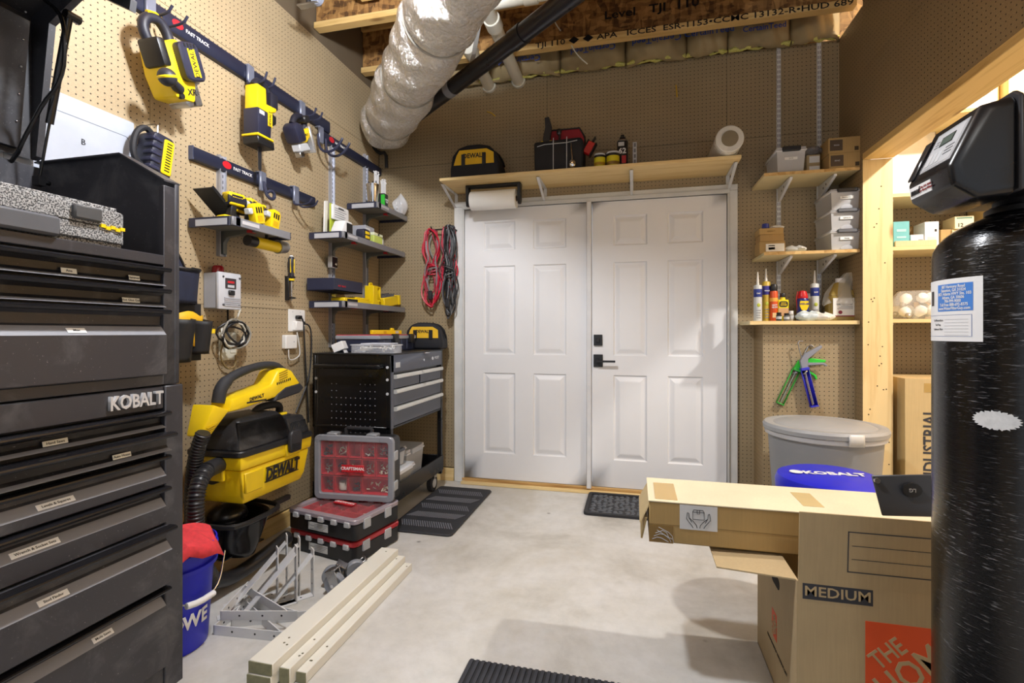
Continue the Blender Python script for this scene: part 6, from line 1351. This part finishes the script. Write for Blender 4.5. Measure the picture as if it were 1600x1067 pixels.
MB().bx(.47, .53, .06, .2, .1332, .1338).build('shipping_print', plain('c2ad7c', .7), t)
# dark plate
P0, P1, P2, P3 = at(1379, 806, y=1.60), at(1456, 808, y=1.60), at(1457, 739, y=1.62), at(1362, 743, y=1.62)
t = thing('monitor_plate', 'dark grey metal plate with small logo standing behind the box flap', 'plate', (0, 0, 0)); dn = Vector((0, .006, 0)); m = MB().hexa([P0, P1, P2 + Vector((.05, 0, 0)), P3], [p + dn for p in (P0, P1, P2 + Vector((.05, 0, 0)), P3)]); m.build('plate', plain('4c4f55', .4, .3), t, bevel=.002)
q = at(1424, 765, y=1.61); MB().prism([(q.x + .024 * math.cos(k * .5236), q.z + .02 * math.sin(k * .5236)) for k in range(12)], 'xz', 1.604, 1.613).build('badge', plain('1f2023', .3), t); text('LG', .014, (q.x, 1.6033, q.z), LGR, t, rot=UPS, bold=.02)
q = at(1371, 751, y=1.61); MB().cyl((q.x, 1.617, q.z), (q.x, 1.608, q.z), .0075, n=14).build('screw', STL, t)

# ------------------------------------------------------------------ water tank
TX, TY, TR = .757, 1.2, .15
t = thing('water_tank', 'tall black resin water-filter tank with control head at the right edge', 'water filter', (TX, TY, 0))
prof = [(.13, 0), (.14, .004), (TR, .05), (TR, 1.285)] + [(TR * math.cos(k * R(90) / 9) * .98 + .003, 1.285 + .085 * math.sin(k * R(90) / 9)) for k in range(1, 7)] + [(.062, 1.365), (.06, 1.38), (0, 1.38)]
MB().lathe(prof, n=72).build('shell', tankmat(), t); MB().lathe([(.15, 0), (.17, .003), (.17, .06), (.152, .07)], n=48).build('foot', BLK, t); MB().lathe([(.055, 1.36), (.068, 1.365), (.068, 1.375), (.055, 1.38), (.055, 1.43), (0, 1.43)], n=36).build('neck', BLK, t)
A0 = R(-122.3)
def cyl_patch(name, p0, p1, z0_, z1_, dr, m_, nu=14, rnd_=0.0):
    def fn(u, v): a = A0 + R(p0 + (p1 - p0) * u); return ((TR + dr) * math.cos(a), (TR + dr) * math.sin(a), z0_ + (z1_ - z0_) * v)
    return MB().grid(fn, nu, 3).build(name, m_, t)
def text_cyl(body, size, phi, z, m_, dr=.0012, sx=1.0, bold=.0, align='CENTER'):
    o = text(body, size, (0, 0, 0), m_, t, rot=Matrix.Identity(4), sx=sx, bold=bold, ext=.0001, align=align)
    for v in o.data.vertices:
        a = A0 + R(phi) + v.co.x / TR; h = v.co.z; zz = v.co.y; v.co = ((TR + dr + h) * math.cos(a), (TR + dr + h) * math.sin(a), z + zz)
cyl_patch('sticker', -80, -24, 1.112, 1.236, .0006, WHT); cyl_patch('blue_field', -61, -30, 1.172, 1.226, .001, plain('4a86d8', .45))
for k, s_ in enumerate(('887 Harmony Road', 'Eatonton, GA 31024', '3821 Atlanta HWY Ste. 103', 'Athens, GA 30606', '706-999-9000', 'Toll Free 888-692-8375', 'www.WaterFilterGuy.com')): text_cyl(s_, .0082, -45.5, 1.2205 - k * .0072, WHT, .0014, .82, .02)
for k in range(6): cyl_patch('ruled_line', -53, -33, 1.155 - k * .0062, 1.1554 - k * .0062, .0011, GRY, 8)
for k, s_ in enumerate(('Tac/Neutralizer', 'Tac/Trap', 'Sediment Filter')): text_cyl(s_, .0062, -61, 1.154 - k * .009, DRK, .0012, .9)
cyl_patch('frame_line', -80, -31, 1.164, 1.1645, .001, plain('4a6aa8', .5), 10); cyl_patch('frame_line', -80, -31, 1.1215, 1.122, .001, plain('4a6aa8', .5), 10); cyl_patch('frame_line', -31, -30.7, 1.122, 1.1645, .001, plain('4a6aa8', .5), 2)
cyl_patch('faucet_mark', -74, -68, 1.185, 1.215, .001, BLK, 4)
def scuff(u, v):
    a = A0 + R(-17); th = 2 * math.pi * u; rr = v * (1 + .07 * math.sin(23 * th) + .05 * math.sin(41 * th)); b = a + R(13) * rr * math.cos(th); return ((TR + .0007) * math.cos(b), (TR + .0007) * math.sin(b), .968 + .017 * rr * math.sin(th))
MB().grid(scuff, 80, 4).build('white_scuff', plain('d2d4d6', .7, 0.0, .2, 90.0), t)
# control head, cover faces -x
m = MB(); 
def sec(y, k): return [(.562 + k - TX, y - TY, 1.398 + k), (.556 + k - TX, y - TY, 1.435), (.604 + k - TX, y - TY, 1.54 - k), (.655 - TX, y - TY, 1.552 - k), (.655 - TX, y - TY, 1.375 + k), (.60 - TX, y - TY, 1.372 + k)]
rows = [sec(1.068, .012), sec(1.076, .0), sec(1.215, .0), sec(1.228, .014)]
vs = [p for r_ in rows for p in r_]; fs = [tuple(range(5, -1, -1)), tuple(range(18, 24))]
for i in range(3):
    for k in range(6): fs.append((i*6+k, i*6+(k+1) % 6, (i+1)*6+(k+1) % 6, (i+1)*6+k))
m.add(vs, fs); m.build('head_cover', plain('141417', .28), t, bevel=.011, seg=3)
MB().prism([(1.062 - TY, 1.38), (1.235 - TY, 1.38), (1.235 - TY, 1.548), (1.215 - TY, 1.562), (1.08 - TY, 1.562), (1.062 - TY, 1.548)], 'yz', .655 - TX, .664 - TX).build('head_backplate', plain('2c2c30', .35), t, bevel=.003)
MB().bx(.664 - TX, .83 - TX, 1.1 - TY, 1.3 - TY, 1.39, 1.53).build('valve_body', BLK, t, bevel=.015, seg=2); MB().cyl((.74 - TX, 1.08 - TY, 1.45), (.74 - TX, 1.16 - TY, 1.45), .03, n=20).build('valve_port', BLK, t)
# display on the slanted face
pa, pb = Vector((.556 - TX, 0, 1.435)), Vector((.604 - TX, 0, 1.54)); up = (pb - pa).normalized(); nrm = Vector((-up.z, 0, up.x)); yv = Vector((0, -1, 0))
BM = Matrix.Translation((pa + pb) / 2 + Vector((0, 1.142 - TY, 0))) @ Matrix(((yv.x, up.x, nrm.x, 0), (yv.y, up.y, nrm.y, 0), (yv.z, up.z, nrm.z, 0), (0, 0, 0, 1)))
def dpatch(name, x0, x1, z0_, z1_, h, m_, bev=0): q = MB(); q.T = BM; q.bx(x0, x1, z0_, z1_, -.001, h); q.build(name, m_, t, bevel=bev)
dpatch('display_panel', -.042, .058, -.042, .04, .0012, plain('a9aaad', .4), .0004); dpatch('panel_frame', -.036, .052, -.037, .035, .0016, plain('bdbec1', .4)); dpatch('lcd_screen', -.012, .03, .004, .024, .0024, plain('2b302e', .2)); dpatch('lcd_glass', -.009, .027, .006, .022, .0028, plain('5a665f', .2))
for k in range(3): dpatch('button', -.031 + k * .016, -.018 + k * .016, -.033, -.008, .0028, plain('c9cacd', .4), .0008)
for k in range(3): dpatch('print_line', .02, .047, -.008 - k * .007, -.0055 - k * .007, .002, plain('55565a', .5)); dpatch('print_line', -.03, -.018, .006 + k * .006, .008 + k * .006, .002, plain('55565a', .5))
# pocket on the far side of the panel and the maker's sticker
dpatch('finger_pocket', -.078, -.056, -.05, .035, .004, plain('2a2a2e', .2), .003)
q = MB(); q.T = Matrix.Translation((.559 - TX, 1.165 - TY, 1.4165)) @ Matrix.Rotation(R(-9.2), 4, 'Y'); q.bx(-.0016, .002, -.03, .045, -.011, .011); q.build('maker_sticker', WHT, t)
TXM = Matrix.Rotation(R(-90), 4, 'Z') @ FRONT
text('mwf', .019, (.5568 - TX, 1.188 - TY, 1.4165), BLK, t, rot=TXM, bold=.03); text('706-999-9000\nFor Great Water', .0065, (.5568 - TX, 1.152 - TY, 1.4165), plain('9a4a4a', .6), t, rot=TXM)

# ------------------------------------------------------------------ storage alcove behind the post
def alc(z, label, x0=1.42, thin=.02):
    t = thing('alcove_shelf', label, 'shelf', (0, 0, z), group='shelves behind the pine post'); MB().bx(x0, 1.952, 3.28, 3.597, -thin, 0).build('board', PBM, t, bevel=.001); MB().bx(x0, 1.952, 3.277, 3.28, -thin, 0).build('front_edge', PINE if z < 2 else PB, t)
    if x0 < 1.5: MB().prism([(3.59, -thin - .001), (3.33, -thin - .001), (3.33, -thin - .012), (3.57, -thin - .09), (3.59, -thin - .09)], 'yz', 1.44, 1.452).build('bracket', TRK, t)
alc(1.918, 'alcove shelf under the bright white panel'); alc(1.615, 'alcove shelf of small product boxes'); alc(1.205, 'alcove shelf holding the bag of light bulbs'); alc(2.365, 'highest alcove shelf seen under the header', 1.70)
t = thing('foam_board', 'bright white foam panel standing on an alcove shelf', 'panel', (1.60, 3.57, 1.919)); MB().bx(-.175, .17, -.012, .012, 0, .62).build('sheet', WHT, t, bevel=.002); MB().bx(.17, .172, -.012, .012, 0, .62).build('cut_edge', LGR, t)
c_ = carton('carton', 'white printed carton on the highest alcove shelf', (1.86, 3.42, 2.366), .17, .22, .17, plain('e4dfd2', .6), 0, ((.1, .4, .2, .5, GRY), (.42, .5, .2, .7, plain('d8c89a', .6))), 'boxes in the alcove'); text('SLOW', .035, (.03, -.111, .125), GRY, c_, bold=.02)
def abox(px0, px1, py0, py1, y, d, zb_, label, m_, pr=()):
    a, b = xa(px0, y), xa(px1, y); h = (py1 - py0) / F_PX * (y / 1.16); return carton('carton', label, ((a + b) / 2, y + d / 2, zb_), b - a, d, h, m_, 0, pr, 'boxes in the alcove')
abox(1396, 1421, 343, 383, 3.30, .1, 1.616, 'turquoise product box behind the pine post', plain('6fb8bc', .5), ((-.3, .3, .6, .7, plain('a9d4d6', .5)), (-.3, .3, .35, .42, plain('a9d4d6', .5))))
abox(1399, 1464, 374, 383, 3.285, .012, 1.616, 'flat pale carton strip at the front of the alcove shelf', card('d9c99c'))
abox(1423, 1443, 354, 373, 3.32, .08, 1.627 - .01, 'small white box right of the turquoise one', WHT, ((.1, .45, .2, .6, GRY),))
abox(1445, 1467, 333, 372, 3.34, .16, 1.617, 'white product box with small black print in the alcove', WHT, ((-.3, .3, .15, .4, LGR), (.2, .35, .6, .7, BLK)))
abox(1470, 1500, 345, 374, 3.42, .16, 1.617, 'brown carton behind the white product box', CARD)
c_ = abox(1492, 1522, 324, 343, 3.40, .12, 1.617 + .107, 'pale carton marked 12 stacked behind the tank', plain('e8dfb8', .6), ((-.4, .4, .8, .92, plain('6a8a78', .5)),)); text('12', .03, (-.02, -.061, .02), DRK, c_, bold=.02)
abox(1488, 1530, 344, 372, 3.41, .15, 1.617, 'pale carton under the one marked 12', plain('dccca0', .6))
abox(1412, 1440, 330, 348, 3.46, .1, 1.617 + .075, 'brown carton at the back of the alcove shelf', card('8f6f42')); abox(1414, 1442, 349, 372, 3.46, .1, 1.617, 'lower brown carton at the back of the alcove shelf', card('9c7c4a'))
abox(1428, 1448, 428, 455, 3.50, .08, 1.206, 'upright brown carton at the back beside the bulbs', card('a88248')); abox(1445, 1462, 422, 455, 3.48, .09, 1.206, 'taller brown carton at the back beside the bulbs', card('b08a4e'))
t = thing('bulb_bag', 'clear plastic bag of white light bulbs in the alcove', 'bag', (xa(1432, 3.4), 3.42, 1.206))
def bgf(u, v):
    a = 2 * math.pi * u; f = (.55 + .45 * math.sin(math.pi * (v * .75 + .2))); k = 1 + .06 * math.sin(5 * a + 3 * v) + .04 * math.sin(11 * a); return (.135 * f * k * math.cos(a), .1 * f * k * math.sin(a), .165 * v)
MB().grid(bgf, 36, 10).build('clear_bag', clear('f0efe8', .25, .12), t)
for k, (x, y, z) in enumerate(((-.07, -.05, .04), (.0, -.06, .045), (.07, -.05, .05), (-.06, -.03, .115), (.02, -.04, .12), (.075, -.02, .12), (-.02, .03, .05), (.06, .03, .06), (-.08, .02, .05))):
    b = MB(); b.T = Matrix.Translation((x, y, z)) @ Matrix.Rotation(R(40 * k), 4, 'Z') @ Matrix.Rotation(R(35 if k % 2 else -60), 4, 'X'); b.lathe([(0, .036), (.02, .03), (.03, .012), (.029, -.004), (.018, -.024), (.014, -.03)], n=20); o = b.build('bulb', plain('f4f3ee', .35, 0.0, .03), t)
    b2 = MB(); b2.T = b.T; b2.lathe([(.014, -.03), (.0135, -.045), (.008, -.052), (0, -.053)], n=14); b2.build('screw_base', plain('b9b6ae', .35, .5), o)
c_ = carton('tall_carton', 'tall brown carton printed with vertical lettering behind the tank', (1.70, 3.37, 0), .5, .34, .875, card('cdb584'), 0, (), 'boxes in the alcove'); text('INDUSTRIAL', .085, (-.13, -.171, .5), INKB, c_, rot=FRONT @ Matrix.Rotation(R(90), 4, 'Z'), bold=.02, sx=.9); MB().bx(-.16, .25, -.1712, -.169, .8, .85).build('tape', clear('c9a860', .6, .2), c_); MB().bx(-.085, -.083, -.1712, -.17, .3, .7).build('print_rule', INKB, c_)
# strap of cable from the alcove shelf
